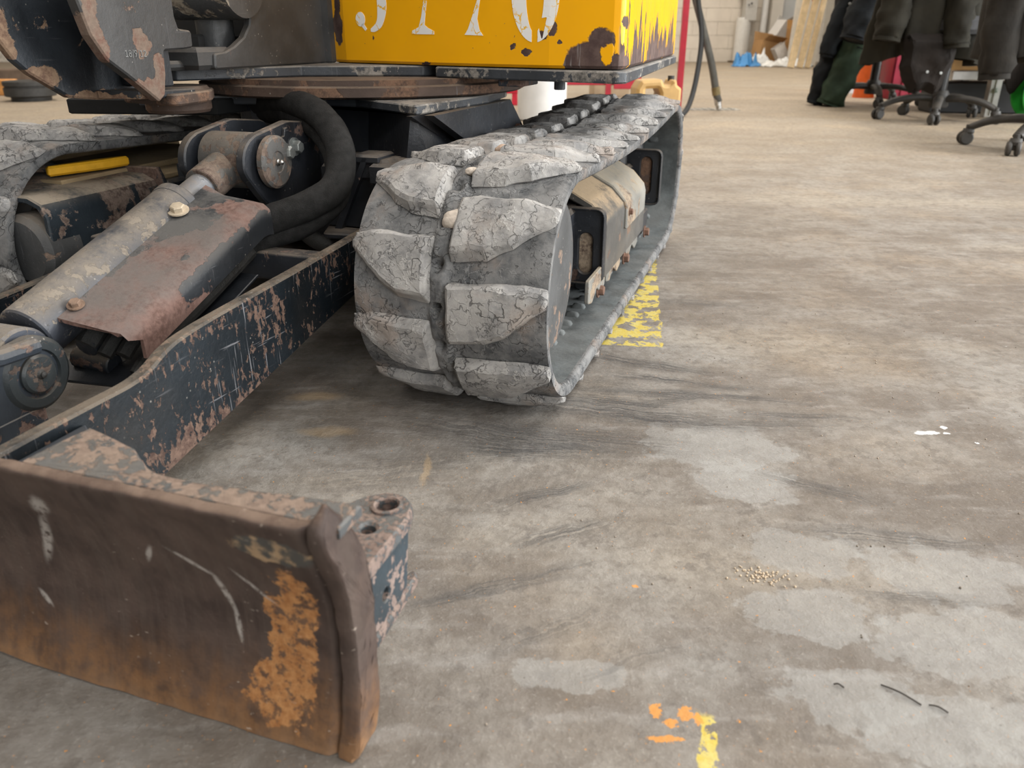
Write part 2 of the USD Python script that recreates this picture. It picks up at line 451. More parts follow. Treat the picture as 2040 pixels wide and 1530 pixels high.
struct('trim_1', [bx(4.02, 4.18, 10.75, 11.0, 0, 5), bx(4.00, 4.03, 10.7, 11.05, 0, 5), bx(4.17, 4.20, 10.7, 11.05, 0, 5)], plain('column_grey', (.30, .29, .265), .55, .08))
struct('trim_2', bx(4.35, 5.2, 11.2, 11.5, 0, 5), wall_paint)

# ------------------------------------------------------------------ the mini excavator
YAW = math.atan2(572, math.hypot(1560, 697))
TC, SC = -.688, 1.275                                   # the slewing centre, measured right of and behind the point under the camera
cy, sy = math.cos(YAW), math.sin(YAW)
CENTRE = (TC * cy + SC * sy, -TC * sy + SC * cy, 0)
exc = thing('mini_excavator', 'yellow and black mini excavator on grey rubber tracks with a rusty dozer blade', 'excavator', CENTRE, -math.degrees(YAW))


def ep(name, mesh, mat, parent=None, smooth=35, label=None, kind=None):
    """A part of the excavator. Its mesh is given in metres right (x), back (y) and up (z) of the measuring point."""
    if isinstance(mesh, list):
        mesh = cat_m(mesh)
    mesh = mesh.copy(); mesh.apply_translation((-TC, -SC, 0))
    return obj(name, mesh, mat, parent or exc, smooth, label=label, kind=kind)


def lc(t, s, z):
    return (t - TC, s - SC, z)


def wpt(t, s, z):
    return np.array([t * cy + s * sy, -t * sy + s * cy, z])


# materials of the machine
black_m = worn('black_paint', cs=26, thr=.63, dusty=.55, scr=.5)
frame_m = worn('black_frame_paint', paint=(.012, .014, .018), cs=24, thr=.70, dusty=.5, scr=.35, rough=.38)
arm_m = worn('blade_arm_paint', paint=(.004, .007, .010), chip=(.125, .080, .060), cs=150, thr=.59, dusty=.6, scr=1.0, blotch=.42, rough=.42, chipz=.55, scrt=.03, spec=.35,
             spots=[(lc(-.5, .62, .06), (.1, .22, .022), .10), (lc(-.5, .675, .15), (.1, .03, .025), .12)])
guard_m = worn('guard_paint', paint=(.012, .014, .017), chip=(.165, .098, .080), chip2=(.11, .06, .047), cs=26, thr=.535, dusty=.75, dust=(.125, .118, .110), scr=.5, blotch=.8, rough=.42,
               spots=[(lc(-.605, .62, .17), (.04, .10, .05), .20), (lc(-.592, .76, .235), (.012, .09, .03), .16), (lc(-.64, .76, .23), (.03, .05, .05), -.10), (lc(-.577, .74, .19), (.007, .14, .04), -.30)])
shelf_m = worn('shelf_paint', paint=(.045, .048, .050), chip=(.200, .142, .110), chip2=(.15, .10, .078), cs=105, thr=.475, dusty=.25, scr=.3, blotch=.5, bumpy=1.3)
ear_m = worn('ear_paint', paint=(.050, .055, .058), chip=(.180, .132, .112), chip2=(.140, .092, .076), cs=190, thr=.47, dusty=.2, scr=.2, blotch=.4, bumpy=1.4)
cyl_m = worn('cylinder_paint', paint=(.034, .038, .048), chip=(.19, .165, .135), chip2=(.11, .09, .075), cs=85, thr=.61, dusty=.8, scr=.9, dust=(.225, .19, .150))
grey_m = worn('boom_grey_paint', paint=(.036, .036, .036), chip=(.22, .10, .06), cs=12, thr=.64, dusty=.25, scr=.2, rough=.5, blotch=.9)
cheek_m = worn('boom_foot_paint', paint=(.022, .022, .022), chip=(.125, .090, .068), chip2=(.115, .055, .038), cs=26, thr=.60, dusty=.45, scr=.15, rough=.5, blotch=.5,
               spots=[(lc(-.72, .79, .352), (.05, .07, .018), .40), (lc(-.72, .735, .41), (.05, .014, .06), .35), (lc(-.72, .825, .378), (.05, .011, .02), .4), (lc(-.72, .80, .41), (.05, .013, .014), .35)])
farcheek_m = worn('far_cheek_paint', paint=(.012, .015, .019), chip=(.19, .125, .08), chip2=(.11, .06, .04), cs=34, thr=.62, dusty=.35, scr=.2, rough=.4, blotch=.4,
                  spots=[(lc(-.80, .80, .345), (.05, .10, .010), .45), (lc(-.80, .685, .405), (.05, .012, .05), .4), (lc(-.80, .72, .373), (.05, .03, .014), .4)])
plate_m = worn('deck_plate_paint', paint=(.030, .034, .040), chip=(.24, .22, .195), chip2=(.08, .075, .07), cs=70, thr=.60, dusty=.7, scr=.4, dust=(.32, .30, .27), spots=[(lc(-.2, 1.1, .37), (.14, .10, .05), .10)])
ring_m = worn('slew_ring_rust', paint=(.055, .035, .026), chip=(.14, .08, .05), chip2=(.05, .03, .022), cs=14, thr=.5, dusty=.5, rough=.7)
hood_m = worn('dusty_hood_paint', paint=(.055, .052, .047), chip=(.13, .085, .06), cs=25, thr=.72, dusty=1.35, dust=(.34, .25, .155), scr=.2, rough=.6)
cap_m = worn('dusty_cover_grey', paint=(.15, .145, .13), chip=(.26, .20, .14), cs=18, thr=.66, dusty=.8, dust=(.30, .25, .18), scr=.4, rough=.65)
motor_m = worn('motor_grey', paint=(.048, .049, .050), chip=(.20, .135, .10), chip2=(.14, .115, .095), cs=26, thr=.62, dusty=.5, scr=.6, rough=.6)
steel_m = plain('bright_steel', (.50, .49, .47), .34, .2, 60, .1, metallic=1.)
zinc_m = plain('dull_zinc', (.40, .42, .41), .45, .25, 90, .25, metallic=.75)
rustbolt_m = plain('rusty_bolt', (.16, .088, .060), .75, .35, 70, .4)
pin_m = worn('pin_cap', paint=(.062, .060, .057), chip=(.135, .100, .078), cs=60, thr=.56, dusty=.5, scr=.4, rough=.5)
sleeve_m = plain('woven_hose_sleeve', (.024, .0235, .023), .9, .30, 90, 1.0, .0016, spec=.2)
pipe_m = plain('rubber_hose', (.035, .034, .032), .6, .3, 60, .5)
rubberdark_m = plain('dark_hole', (.012, .012, .012), .9)


def rubber_material(name, pale, dark, k):
    """Grey track rubber: crazed with small cracks, mud dried pale where it wears."""
    g = G(name)
    c = g('texture_coordinate')
    w = g.warp(c, 42, .024, 5)
    n = g.noise(c, 26, 6, .65)
    f = g.noise(c, 150, 5, .7)
    col = g.mix(g.step(g.m('multiply_add', f, .3, n), .45, .80), dark, pale)
    col = g.mix(g.step(g.noise(c, 14, 4, .6), .52, .68, 0, .55), col, (.30, .235, .19))
    def squiggle(scale, wid, lo, hi, k, amp=.02):
        q = g.warp(c, scale * 1.4, amp, 3)
        d = g.m('absolute', g.m('subtract', g.noise(q, scale, 2, .5), .5))
        return g.m('multiply', g.step(d, wid * .3, wid, 1, 0), g.step(g.noise(c, scale * .55, 3), lo, hi, 0, k))
    ck = g.m('maximum', squiggle(34, .014, .47, .60, .95), g.m('maximum', squiggle(75, .02, .46, .60, .8, .012), squiggle(20, .006, .45, .6, .9, .03)))
    cr2 = g('voronoi_texture', feature='distance_to_edge', vector=w, scale=48, randomness=1.0)
    ck = g.m('maximum', ck, g.m('multiply', g.step(cr2, .008, .03, 1, 0), g.step(g.noise(c, 21, 3), .56, .66, 0, .9)))
    col = g.mix(g.m('multiply', ck, .66), col, (.035, .035, .036))
    pale_line = g.m('multiply', squiggle(58, .03, .48, .62, .8, .015), .8)
    col = g.mix(pale_line, col, mul(pale, 1.3))
    h = g.m('multiply_add', ck, -1.1, g.m('multiply_add', n, 1.3, g.m('multiply', f, .5)))
    h = g.m('multiply_add', pale_line, .5, h)
    return g.done(col, .82, g('bump', height=h, strength=.8, distance=.0017 * k), specular_ior_level=.25)


lug_m = rubber_material('lug_rubber', (.385, .37, .352), (.205, .202, .20), 1)
belt_m = rubber_material('belt_rubber', (.205, .203, .20), (.078, .081, .085), 1)
belt_in_m = plain('belt_inner_rubber', (.085, .097, .10), .75, .4, 22, .4, dust=(.2, .2, .19), dusty=.4)

# --- rubber tracks: a closed belt with staggered rows of lugs
R1, C1, R2, C2 = .135, (.875, .148), .140, (1.675, .153)


def belt_path():
    pts = [(s, .013) for s in np.linspace(1.675, .9, 40)]
    pts += [(C1[0] + R1 * math.cos(a), C1[1] + R1 * math.sin(a)) for a in np.linspace(-math.pi / 2, -1.5 * math.pi, 70)]
    u = np.linspace(0, 1, 50)[1:-1]
    pts += [(C1[0] + (C2[0] - C1[0]) * k, .283 + .010 * k - .013 * math.sin(math.pi * min(1, k * 1.05))) for k in u]
    pts += [(C2[0] + R2 * math.cos(a), C2[1] + R2 * math.sin(a)) for a in np.linspace(math.pi / 2, -math.pi / 2, 60)]
    P = np.array(pts)
    d = np.r_[0, np.cumsum(np.linalg.norm(np.diff(np.vstack([P, P[:1]]), axis=0), axis=1))]
    return np.vstack([P, P[:1]]), d


BP, BD = belt_path()
BL = BD[-1]


def on_belt(q, n, t):
    """Point n outside the belt's surface, q along it (upward at the front, backward on top), t to the right."""
    q = np.asarray(q, float) % BL
    s, z = np.interp(q, BD, BP[:, 0]), np.interp(q, BD, BP[:, 1])
    e = .012
    ds = np.interp((q + e) % BL, BD, BP[:, 0]) - np.interp((q - e) % BL, BD, BP[:, 0])
    dz = np.interp((q + e) % BL, BD, BP[:, 1]) - np.interp((q - e) % BL, BD, BP[:, 1])
    L = np.hypot(ds, dz)
    return np.c_[t + 0 * s, s - dz / L * n, z + ds / L * n]


NL = 27
PITCH = BL / NL
LUG = rnd([(.003, .025), (.083, .028), (.104, .025), (.1105, .018), (.110, .011), (.098, .003), (.066, -.019), (.042, -.029), (.003, -.032)], .003)
LUG_H = .0172


def lug_mesh(q0, row, t_mid, seed, gap=0.0):
    rng = np.random.default_rng(seed)
    m = plate(affinity.affine_transform(LUG, [1 - gap / .1105, 0, 0, 1, gap, 0]), 0, LUG_H, 'z', .0032)
    v, f = trimesh.remesh.subdivide_to_size(m.vertices, m.faces, .011)
    m = trimesh.Trimesh(v, f, process=True)
    v = m.vertices.copy()
    cen = np.array([.05, -.002])
    low = np.clip(1 - v[:, 2] / LUG_H, 0, 1) ** 1.3
    v[:, :2] += (v[:, :2] - cen) * np.c_[low * .16, low * np.where(v[:, 1] < -.004, .42, .20)]
    fall = np.clip((v[:, 0] - .060) / .052, 0, 1)
    v[:, 2] *= 1 - .52 * fall * fall * (3 - 2 * fall)
    v[:, 0] = np.clip(v[:, 0], .0028 + gap * .75, .1115)
    v[:, 2] -= low * .001
    nn = meshkit.fbm(np.c_[v[:, :2] * 34, v[:, 2] * 20] + seed * 3.7, 4, seed % 50) - .5
    v[:, 2] += nn * .0105 * (1 - low) - .0015 * (1 - low)
    v[:, 0] += (meshkit.fbm(v * 50 + seed, 3, 3) - .5) * .005
    v[:, 1] += (meshkit.fbm(v * 40 + seed + 40, 3, 5) - .5) * .008
    wear = rng.uniform(-.001, .001)
    fa = m.faces if row > 0 else m.faces[:, ::-1]
    P = on_belt(q0 + v[:, 1], v[:, 2] + wear * (1 - low), t_mid + row * v[:, 0])
    return tm(P, fa)


def track(t0, t1, phase, name_seed):
    tm_ = (t0 + t1) / 2
    nq = 420
    q = np.linspace(0, BL, nq, endpoint=False)
    outer = np.unique(np.r_[np.linspace(t0, t1, 25), np.linspace(tm_ - .024, tm_ + .006, 13)])
    cols = [(t, 0., 1) for t in outer] + [(t1, -.006, 0), (t1 - .001, -.013, 0), (t1 - .006, -.0165, 0), (t1 - .04, -.014, 0), (tm_, -.013, 0), (t0 + .04, -.014, 0), (t0 + .006, -.0165, 0), (t0 + .001, -.013, 0), (t0, -.006, 0)]
    V = []
    for t, n, o in cols:
        nn = np.full(nq, n)
        if o:
            P = on_belt(q, 0, t)
            nn = nn + (meshkit.fbm(P * 38, 4, name_seed) - .5) * .006
            x = (t - tm_)
            strip = np.exp(-((x + .008) / .011) ** 4)                 # raised middle strip, broken by small holes
            hole = np.exp(-((x + .010) / .0055) ** 2)
            nn = nn + strip * (.0075 + (meshkit.fbm(P * 110, 3, 77) - .5) * .009) - hole * .020 * np.clip(np.cos(2 * np.pi * (q - phase) / PITCH * 2), 0, 1) ** 4
            if t in (t0, t1):
                nn = nn * 0 - .002
        V.append(on_belt(q, nn, t))
    V = np.stack(V, 1)
    nc = len(cols)
    idx = np.arange(nq * nc).reshape(nq, nc)
    idx = np.c_[idx, idx[:, :1]]; idx = np.vstack([idx, idx[:1]])
    m = tm(V.reshape(-1, 3), quads(idx))
    if m.volume < 0:
        m.invert()
    belt = ep('rubber_track', m, belt_m, smooth=50)
    for k in range(NL):
        for row in (1, -1):
            q0 = phase + k * PITCH + (0 if row > 0 else PITCH * .5)
            ep('tread_lug', lug_mesh(q0, row, tm_ + row * .0015, 100 * name_seed + 2 * k + (row > 0), .017 if row < 0 else 0), lug_m, belt, smooth=50)
    # guide ribs moulded on the inside
    ribs = []
    for k in range(60):
        for tt in (t0 + .045, t1 - .062):
            qq = BL * k / 60
            u, vv = np.meshgrid(np.linspace(-1, 1, 7), np.linspace(-1, 1, 5))
            hgt = np.sqrt(np.clip(1 - np.maximum(np.abs(u), np.abs(vv)) ** 2, 0, 1)) * .010
            P = on_belt((qq + vv * .009).ravel(), -(.0135 + hgt).ravel(), (tt + .013 * u).ravel())
            r = tm(P, quads(np.arange(35).reshape(5, 7)))
            ribs.append(r)
    ep('guide_rib', ribs, belt_in_m, belt, smooth=60, kind='stuff')
    ep('belt_lining', [tm(np.vstack([on_belt(q, -.0168, t0 + .008), on_belt(q, -.0168, t1 - .008)]), np.vstack([np.c_[np.arange(nq), np.arange(nq) + nq, (np.arange(nq) + 1) % nq + nq], np.c_[np.arange(nq), (np.arange(nq) + 1) % nq + nq, (np.arange(nq) + 1) % nq]]))], belt_in_m, belt, smooth=50)
    return belt


TR0, TR1, TL0, TL1 = -.4345, -.2105, -1.165, -.941
# the front arc starts .775 along the belt; a right-hand lug's flat edge sits 24 degrees above the front axle
q_front = BD[39] + math.radians(90 + 24) * R1
track(TR0, TR1, q_front - .029, 1)
track(TL0, TL1, q_front + .02, 2)


# --- track frames, sprocket, idler and covers (mirrored for the other side)
def track_frame(sg, t_in, t_out):
    """sg=+1: the outer face is at t_out on the right; sg=-1: mirrored."""
    def X(a):                                            # distance inward from the outer belt edge
        return t_out - sg * a

    def box(a0, a1, s0, s1, z0, z1, b=.004):
        return bx(min(X(a0), X(a1)), max(X(a0), X(a1)), s0, s1, z0, z1, b)
    fr = ep('track_frame', [box(.07, .17, .96, 1.60, .075, .185, .006), box(.035, .07, 1.15, 1.60, .055, .10, .004)], frame_m)
    mot = ep('drive_motor', lathe([(.0, -.058), (.060, -.058), (.078, -.050), (.086, -.034), (.086, .03), (.10, .034), (.10, .06)] if sg > 0 else [(.10, -.06), (.10, -.034), (.086, -.03), (.086, .034), (.078, .05), (.06, .058), (0, .058)], (X(.135), .885, .150), 'x', 40) if sg < 0 else
             lathe([(.10, -.06), (.104, -.034), (.104, .078), (.101, .090), (.094, .097), (.07, .100), (.0, .101)], (X(.135), .905, .148), 'x', 48), motor_m)
    for k in range(0 if sg > 0 else 8):
        a = 2 * math.pi * k / 8 + .2
        ep('motor_bolt', hexbolt((X(.135) + sg * (.092 if sg > 0 else .052), .905 + .05 * math.cos(a), .150 + .05 * math.sin(a)), (sg, 0, 0), .006, .008), rustbolt_m, mot)
    ep('drive_sprocket', lathe([(.02, -.016), (.108, -.016), (.114, -.008), (.114, .008), (.108, .016), (.02, .016)], (X(.112), .875, .148), 'x', 36), motor_m)
    ep('idler_wheel', [lathe([(.02, -.03), (.112, -.03), (.118, -.022), (.108, -.012), (.108, .012), (.118, .022), (.112, .03), (.02, .03)], (X(.112), 1.675, .153), 'x', 36)], motor_m)
    for k in range(3):
        ep('track_roller', lathe([(.02, -.045), (.036, -.045), (.042, -.03), (.034, -.02), (.034, .02), (.042, .03), (.036, .045), (.02, .045)], (X(.112), 1.03 + .23 * k, .058), 'x', 20), motor_m)
    # upright motor guard with a slot
    def slotted(s0, a0, a1, z0, z1, c0, c1, zc0, zc1, nm, bm=None):
        w = abs(a1 - a0)
        P = rnd([(0, z0), (w, z0), (w, z1), (0, z1)], .012)
        hole = LineString([((c0 + c1) / 2, zc0 + abs(c1 - c0) / 2), ((c0 + c1) / 2, zc1 - abs(c1 - c0) / 2)]).buffer(abs(c1 - c0) / 2)
        m = plate(P.difference(hole), 0, .010, 'y', .002)
        v = m.vertices.copy(); v[:, 0] = X(a0) + (v[:, 0] - 0) * sg; v[:, 1] += s0
        m = tm(v, m.faces if sg > 0 else m.faces[:, ::-1])
        rim = plate(P.difference(P.buffer(-.003)), -.006, .0, 'y', .001)
        v = rim.vertices.copy(); v[:, 0] = X(a0) + v[:, 0] * sg; v[:, 1] += s0
        g_ = ep('motor_guard', m, frame_m)
        ep('guard_rim', tm(v, rim.faces if sg > 0 else rim.faces[:, ::-1]), frame_m, g_)
        in_ = plate(hole.buffer(.001), .006, .010, 'y', .001)
        v = in_.vertices.copy(); v[:, 0] = X(a0) + v[:, 0] * sg; v[:, 1] += s0
        ep('slot_backing', tm(v, in_.faces if sg > 0 else in_.faces[:, ::-1]), cap_m if nm == 'a' else ring_m, g_)
    slotted(1.137, .105, .0245, .070, .186, .041, .062, .086, .148, 'a')
    slotted(1.60, .085, .013, .105, .213, .030, .052, .125, .198, 'b')
    # sloped hood along the frame, in two lengths
    prof = [(.024, .080), (.024, .158), (.027, .168), (.048, .190), (.056, .194), (.100, .218), (.110, .220), (.17, .220), (.17, .20), (.105, .205), (.056, .182), (.032, .160), (.030, .08)]

    def hood(s0, s1, grow, mat, drop=0):
        P = Polygon(prof)
        if grow:
            P = P.buffer(grow, join_style=2)
        if drop:
            P = P.difference(sbox(-1, -1, 1, drop))
        m = plate(P, s0, s1, 'y', .002)
        v = m.vertices.copy(); v[:, 0] = t_out - sg * v[:, 0]
        f = m.faces[:, ::-1] if sg > 0 else m.faces
        return tm(v, f)
    hd = ep('frame_hood', [hood(1.146, 1.485, 0, hood_m)], hood_m)
    cv = ep('hood_cover', [hood(1.285, 1.462, .0045, cap_m, .125)], cap_m, hd)
    ep('cover_bolt', hexbolt((X(.0195), 1.305, .150), (sg, 0, 0), .005, .006), rustbolt_m, hd)
    for s0 in (1.05, 1.17, 1.33):
        ep('rail_tab', plate(rnd([(s0, .10), (s0 + .11, .10), (s0 + .11, .066), (s0 + .085, .06), (s0 + .055, .075), (s0 + .025, .06), (s0, .066)], .005), X(.026), X(.032), 'x', .001), cap_m, hd)
    for s0 in (1.13, 1.33, 1.54):
        ep('rail_bolt', hexbolt((X(.03), s0, .064), (sg, 0, 0), .008, .010), rustbolt_m, fr)


track_frame(1, TR0, TR1)
track_frame(-1, TL1, TL0)

# guard over the left motor, dusty top plate and the yellow strip seen past the left belt
lg = [(.93 - .93, 0)]
gp = [(-.99, .118), (-.902, .118), (-.898, .20), (-.905, .217), (-.925, .226), (-.99, .228), (-.99, .219), (-.93, .217), (-.914, .211), (-.907, .199), (-.909, .126), (-.99, .126)]
mg = ep('motor_shroud', plate(gp, .775, .985, 'y', .002), worn('shroud_paint', paint=(.014, .020, .026), chip=(.22, .165, .135), cs=22, thr=.56, dusty=1.0, dust=(.30, .25, .19), scr=.4, blotch=.6))
ep('shroud_back', plate([(-.99, .10), (-.90, .10), (-.885, .20), (-.90, .235), (-.99, .235)], .985, .995, 'y', .002), black_m, mg)
ep('travel_motor', lathe([(.0, -.035), (.040, -.035), (.048, -.028), (.048, .02), (.03, .03)], (-.945, .80, .155), 'y', 28), motor_m)
ep('dusty_ledge', [bx(-1.13, -.955, .86, 1.25, .222, .232, .002), bx(-.955, -.90, 1.0, 1.28, .215, .224, .002), bx(-1.14, -1.12, .80, 1.30, .19, .262, .002)], plain('ledge_dust', (.36, .265, .15), .9, .12, 20, .4))
ep('yellow_strip', plate(rnd([(-.985, .865), (-.975, .860), (-.952, .94), (-.948, .985), (-.958, .99), (-.972, .945)], .003), .236, .250, 'z', .003), plain('strip_yellow', (.78, .40, .015), .6, .12, 30, .3), label='bright yellow painted strip')
ep('side_rail', [bx(-.93, -.885, .99, 1.35, .175, .215, .004), bx(-.90, -.88, 1.03, 1.22, .205, .238, .004)], black_m)
ep('floor_step', plate([(-1.03, .97), (-.80, 1.02), (-.80, 1.5), (-1.03, 1.5)], .310, .332, 'z', .002), plain('soot_black', (.006, .006, .006), .8))

# --- dozer blade
def blade_material():
    g = G('blade_rust')
    c = g('texture_coordinate')
    z = g('separate_xyz', out='z', vector=c)
    w = g.warp(c, 40, .02, 4)
    st = g.noise(g.maps(c, (120, 30, 7)), 1, 5, .6)
    n = g.noise(c, 20, 6, .65)
    f = g.noise(c, 170, 5, .7)
    col = g.mix(g.step(n, .36, .66), (.045, .030, .0255), (.086, .059, .048))
    col = g.mix(g.step(st, .42, .70, 0, .6), col, (.088, .066, .054))
    low = g.m('multiply_add', g.noise(g.maps(c, (40, 30, 12)), 1, 5, .6), .07, z)           # bright rust where the blade is scoured, along the cutting edge
    lowm = g.m('multiply', g.step(low, .040, .100, 1, 0), g.step(g.noise(c, 60, 5, .7), .35, .62, .25, .8))
    col = g.mix(lowm, col, (.21, .105, .045))
    col = g.mix(g.step(low, .03, .055, .45, 0), col, (.27, .155, .08))
    for p, r in [((-.252, .30, .064), (.017, .2, .052)), ((-.244, .30, .105), (.013, .2, .026)), ((-.262, .30, .030), (.024, .2, .022))]:
        ragged = g.m('multiply', g.rag(c, lc(*p), r, 75, 1.7, .07, 6), g.step(g.noise(c, 120, 4, .7), .38, .52, .12, 1))
        col = g.mix(ragged, col, g.mix(g.step(f, .3, .7), (.30, .125, .042), (.46, .23, .09)))
    tan = g.rag(c, lc(-.248, .31, .150), (.026, .2, .011), 80, .9, .1)
    col = g.mix(tan, col, g.mix(g.step(g.noise(c, 60, 4), .44, .56), (.075, .072, .066), (.36, .25, .15)))
    # pale scrapes
    for (p0, p1, wd) in [((-.330, .128), (-.303, .112), .0016), ((-.303, .112), (-.294, .085), .0022), ((-.294, .085), (-.292, .062), .002), ((-.345, .126), (-.352, .112), .002), ((-.43, .13), (-.445, .09), .004), ((-.42, .15), (-.43, .135), .006),
                         ((-.285, .12), (-.262, .10), .0014), ((-.46, .06), (-.45, .05), .002)]:
        mx, mz_, L = (p0[0] + p1[0]) / 2, (p0[1] + p1[1]) / 2, math.hypot(p1[0] - p0[0], p1[1] - p0[1]) / 2
        a = math.atan2(p1[1] - p0[1], p1[0] - p0[0])
        q = g.maps(g.warp(c, 30, .004), (1, 1, 1), (0, a, 0), (0, 0, 0))
        x0, z0 = mx - TC, mz_
        ce = (x0 * math.cos(a) + z0 * math.sin(a), .31 - SC, -x0 * math.sin(a) + z0 * math.cos(a))
        col = g.mix(g.m('multiply', g.spot(q, ce, (L, 3, wd), .5), g.step(f, .32, .52, 0, .75)), col, (.40, .37, .34))
    sp = g.m('multiply', g.step(g('voronoi_texture', vector=g.warp(g.maps(c, (.8, .6, 1.9)), 200, .008, 2), scale=110, randomness=1.0), .08, .14, 1, 0), g.step(g.noise(c, 21, 3), .50, .62, 0, .6))
    col = g.mix(sp, col, (.42, .36, .30))
    nz = g('separate_xyz', out='z', vector=g('geometry'))
    col = g.mix(g.step(nz, .6, .95, 0, .75), col, g.mix(g.step(n, .4, .6), (.115, .072, .052), (.19, .13, .095)))
    h = g.m('multiply_add', f, .7, g.m('multiply_add', n, .8, g.m('multiply', st, .5)))
    return g.done(col, g.m('multiply_add', n, .3, .50), g('bump', height=h, strength=.6, distance=.0016), specular_ior_level=.35)


blade_m = blade_material()
BL0, BL1 = -1.165, -.2045
prof = catmull([(.303, .003), (.3125, .028), (.3195, .062), (.3205, .092), (.3155, .122), (.307, .150), (.300, .172)], 8)
back = prof[::-1] + np.array([[.0075 + .0045 * min(1, max(0, (.17 - z_) / .03)), 0] for z_ in prof[::-1, 1]])
ringp = np.vstack([prof, [[.3005, .1735]], [[.303, .1750]], [[.309, .1745]], back[:-1], [[.311, .003]]])
nt = 330
ts = np.linspace(BL0 + .011, BL1 - .011, nt)
V = np.zeros((nt, len(ringp), 3))
V[..., 0] = ts[:, None]; V[..., 1] = ringp[None, :, 0]; V[..., 2] = ringp[None, :, 1]
V[..., 1] += (.006 * np.exp(-((ts - (BL1 - .0135)) / .0035) ** 2) + .006 * np.exp(-((ts - (BL0 + .0135)) / .0035) ** 2))[:, None]
nse = meshkit.fbm(V.reshape(-1, 3) * 26, 4, 5).reshape(nt, -1) - .5
V[..., 1] += nse * .004
topw = (ringp[:, 1] > .165)[None]
V[..., 2] += topw * (meshkit.fbm(V.reshape(-1, 3) * 90, 3, 9).reshape(nt, -1) - .5) * .003
edge = (ringp[:, 1] < .01)[None]
V[..., 2] += edge * (meshkit.noise(V.reshape(-1, 3) * 22, 4).reshape(nt, -1) - .45) * .006
nr = len(ringp)
idx = np.arange(nt * nr).reshape(nt, nr)
bm = tm(V.reshape(-1, 3), quads(np.c_[idx, idx[:, :1]]))
bm.fix_normals()
if bm.volume < 0:
    bm.invert()
blade = ep('dozer_blade', bm, blade_m, smooth=50)
# end plates stand proud of the curved face and run up to a point
front = catmull([(.302, .002), (.3080, .020), (.3135, .049), (.3150, .078), (.3135, .109), (.3085, .137), (.3005, .159), (.2990, .1755), (.311, .187)], 5)
rear = catmull([(.311, .187), (.3270, .163), (.3400, .135), (.3430, .107), (.3428, .077), (.3410, .043), (.3375, .015), (.328, .002)], 5)[1:]
for t0, t1, sg in ((BL1 - .011, BL1, 1), (BL0, BL0 + .011, -1)):
    m = plate(np.vstack([front, rear])[::-1], t0, t1, 'x', .0022)
    v, f = trimesh.remesh.subdivide_to_size(m.vertices, m.faces, .010)
    m = trimesh.Trimesh(v, f, process=True); v = m.vertices.copy()
    k = np.clip((v[:, 2] - .150) / .036, 0, 1)                     # the tip is hammered thin and leans outwards
    to = t1 if sg > 0 else t0
    v[:, 0] = to + (v[:, 0] - to) * (1 - .6 * k) + sg * -.004 * k
    inner = np.clip((to - v[:, 0]) * sg / .011, 0, 1) * np.clip((.322 - v[:, 1]) / .02, 0, 1)
    v[:, 0] -= sg * inner * .004
    v += m.vertex_normals * ((meshkit.fbm(v * 70, 3, 4) - .5) * .0035)[:, None]
    ep('end_plate', tm(v, m.faces), blade_m, blade, smooth=40)
# flat stiffener behind the top edge
shelf = [(-.2045, .306), (-.2045, .346), (-.2175, .347), (-.262, .3425), (-.318, .337), (-.338, .3375), (-.352, .339), (-.364, .343), (-.378, .352), (-.390, .3605), (-.405, .365), (-.425, .371), (-.442, .3755), (-.446, .345), (-.447, .306)]
for mir in (0, 1):
    pts = [((x if x > -.21 else x * .9725), max(.3115, y * .9725)) for x, y in shelf]
    pts = [((2 * TC - x if mir else x), y) for x, y in pts]
    ep('stiffener_plate', rough(plate(pts, .1635, .1720, 'z', .0015), .0006, 40, 3, .02), shelf_m, blade, smooth=30)
    gx = [(-.435, .312), (-.431, .364), (-.4995, .420), (-.4995, .354), (-.485, .345), (-.47, .312)]
    gm_ = plate([((2 * TC - x if mir else x), y) for x, y in gx], 0, .006, 'z', .001)
    v = gm_.vertices.copy(); v[:, 2] += .158 - .030 * np.clip((np.abs(v[:, 0] - TC) - .1885) / -.054 + 1.0, 0, 1)
    v[:, 2] = .164 - .034 * (1 - np.clip((np.abs(v[:, 0] - TC) - .1885) / .066, 0, 1)) + gm_.vertices[:, 2]
    ep('corner_plate', tm(v, gm_.faces), plain('blue_black_steel', (.045, .056, .070), .45, .25, 60, .2) if not mir else '/World/Looks/blue_black_steel', blade, smooth=30)
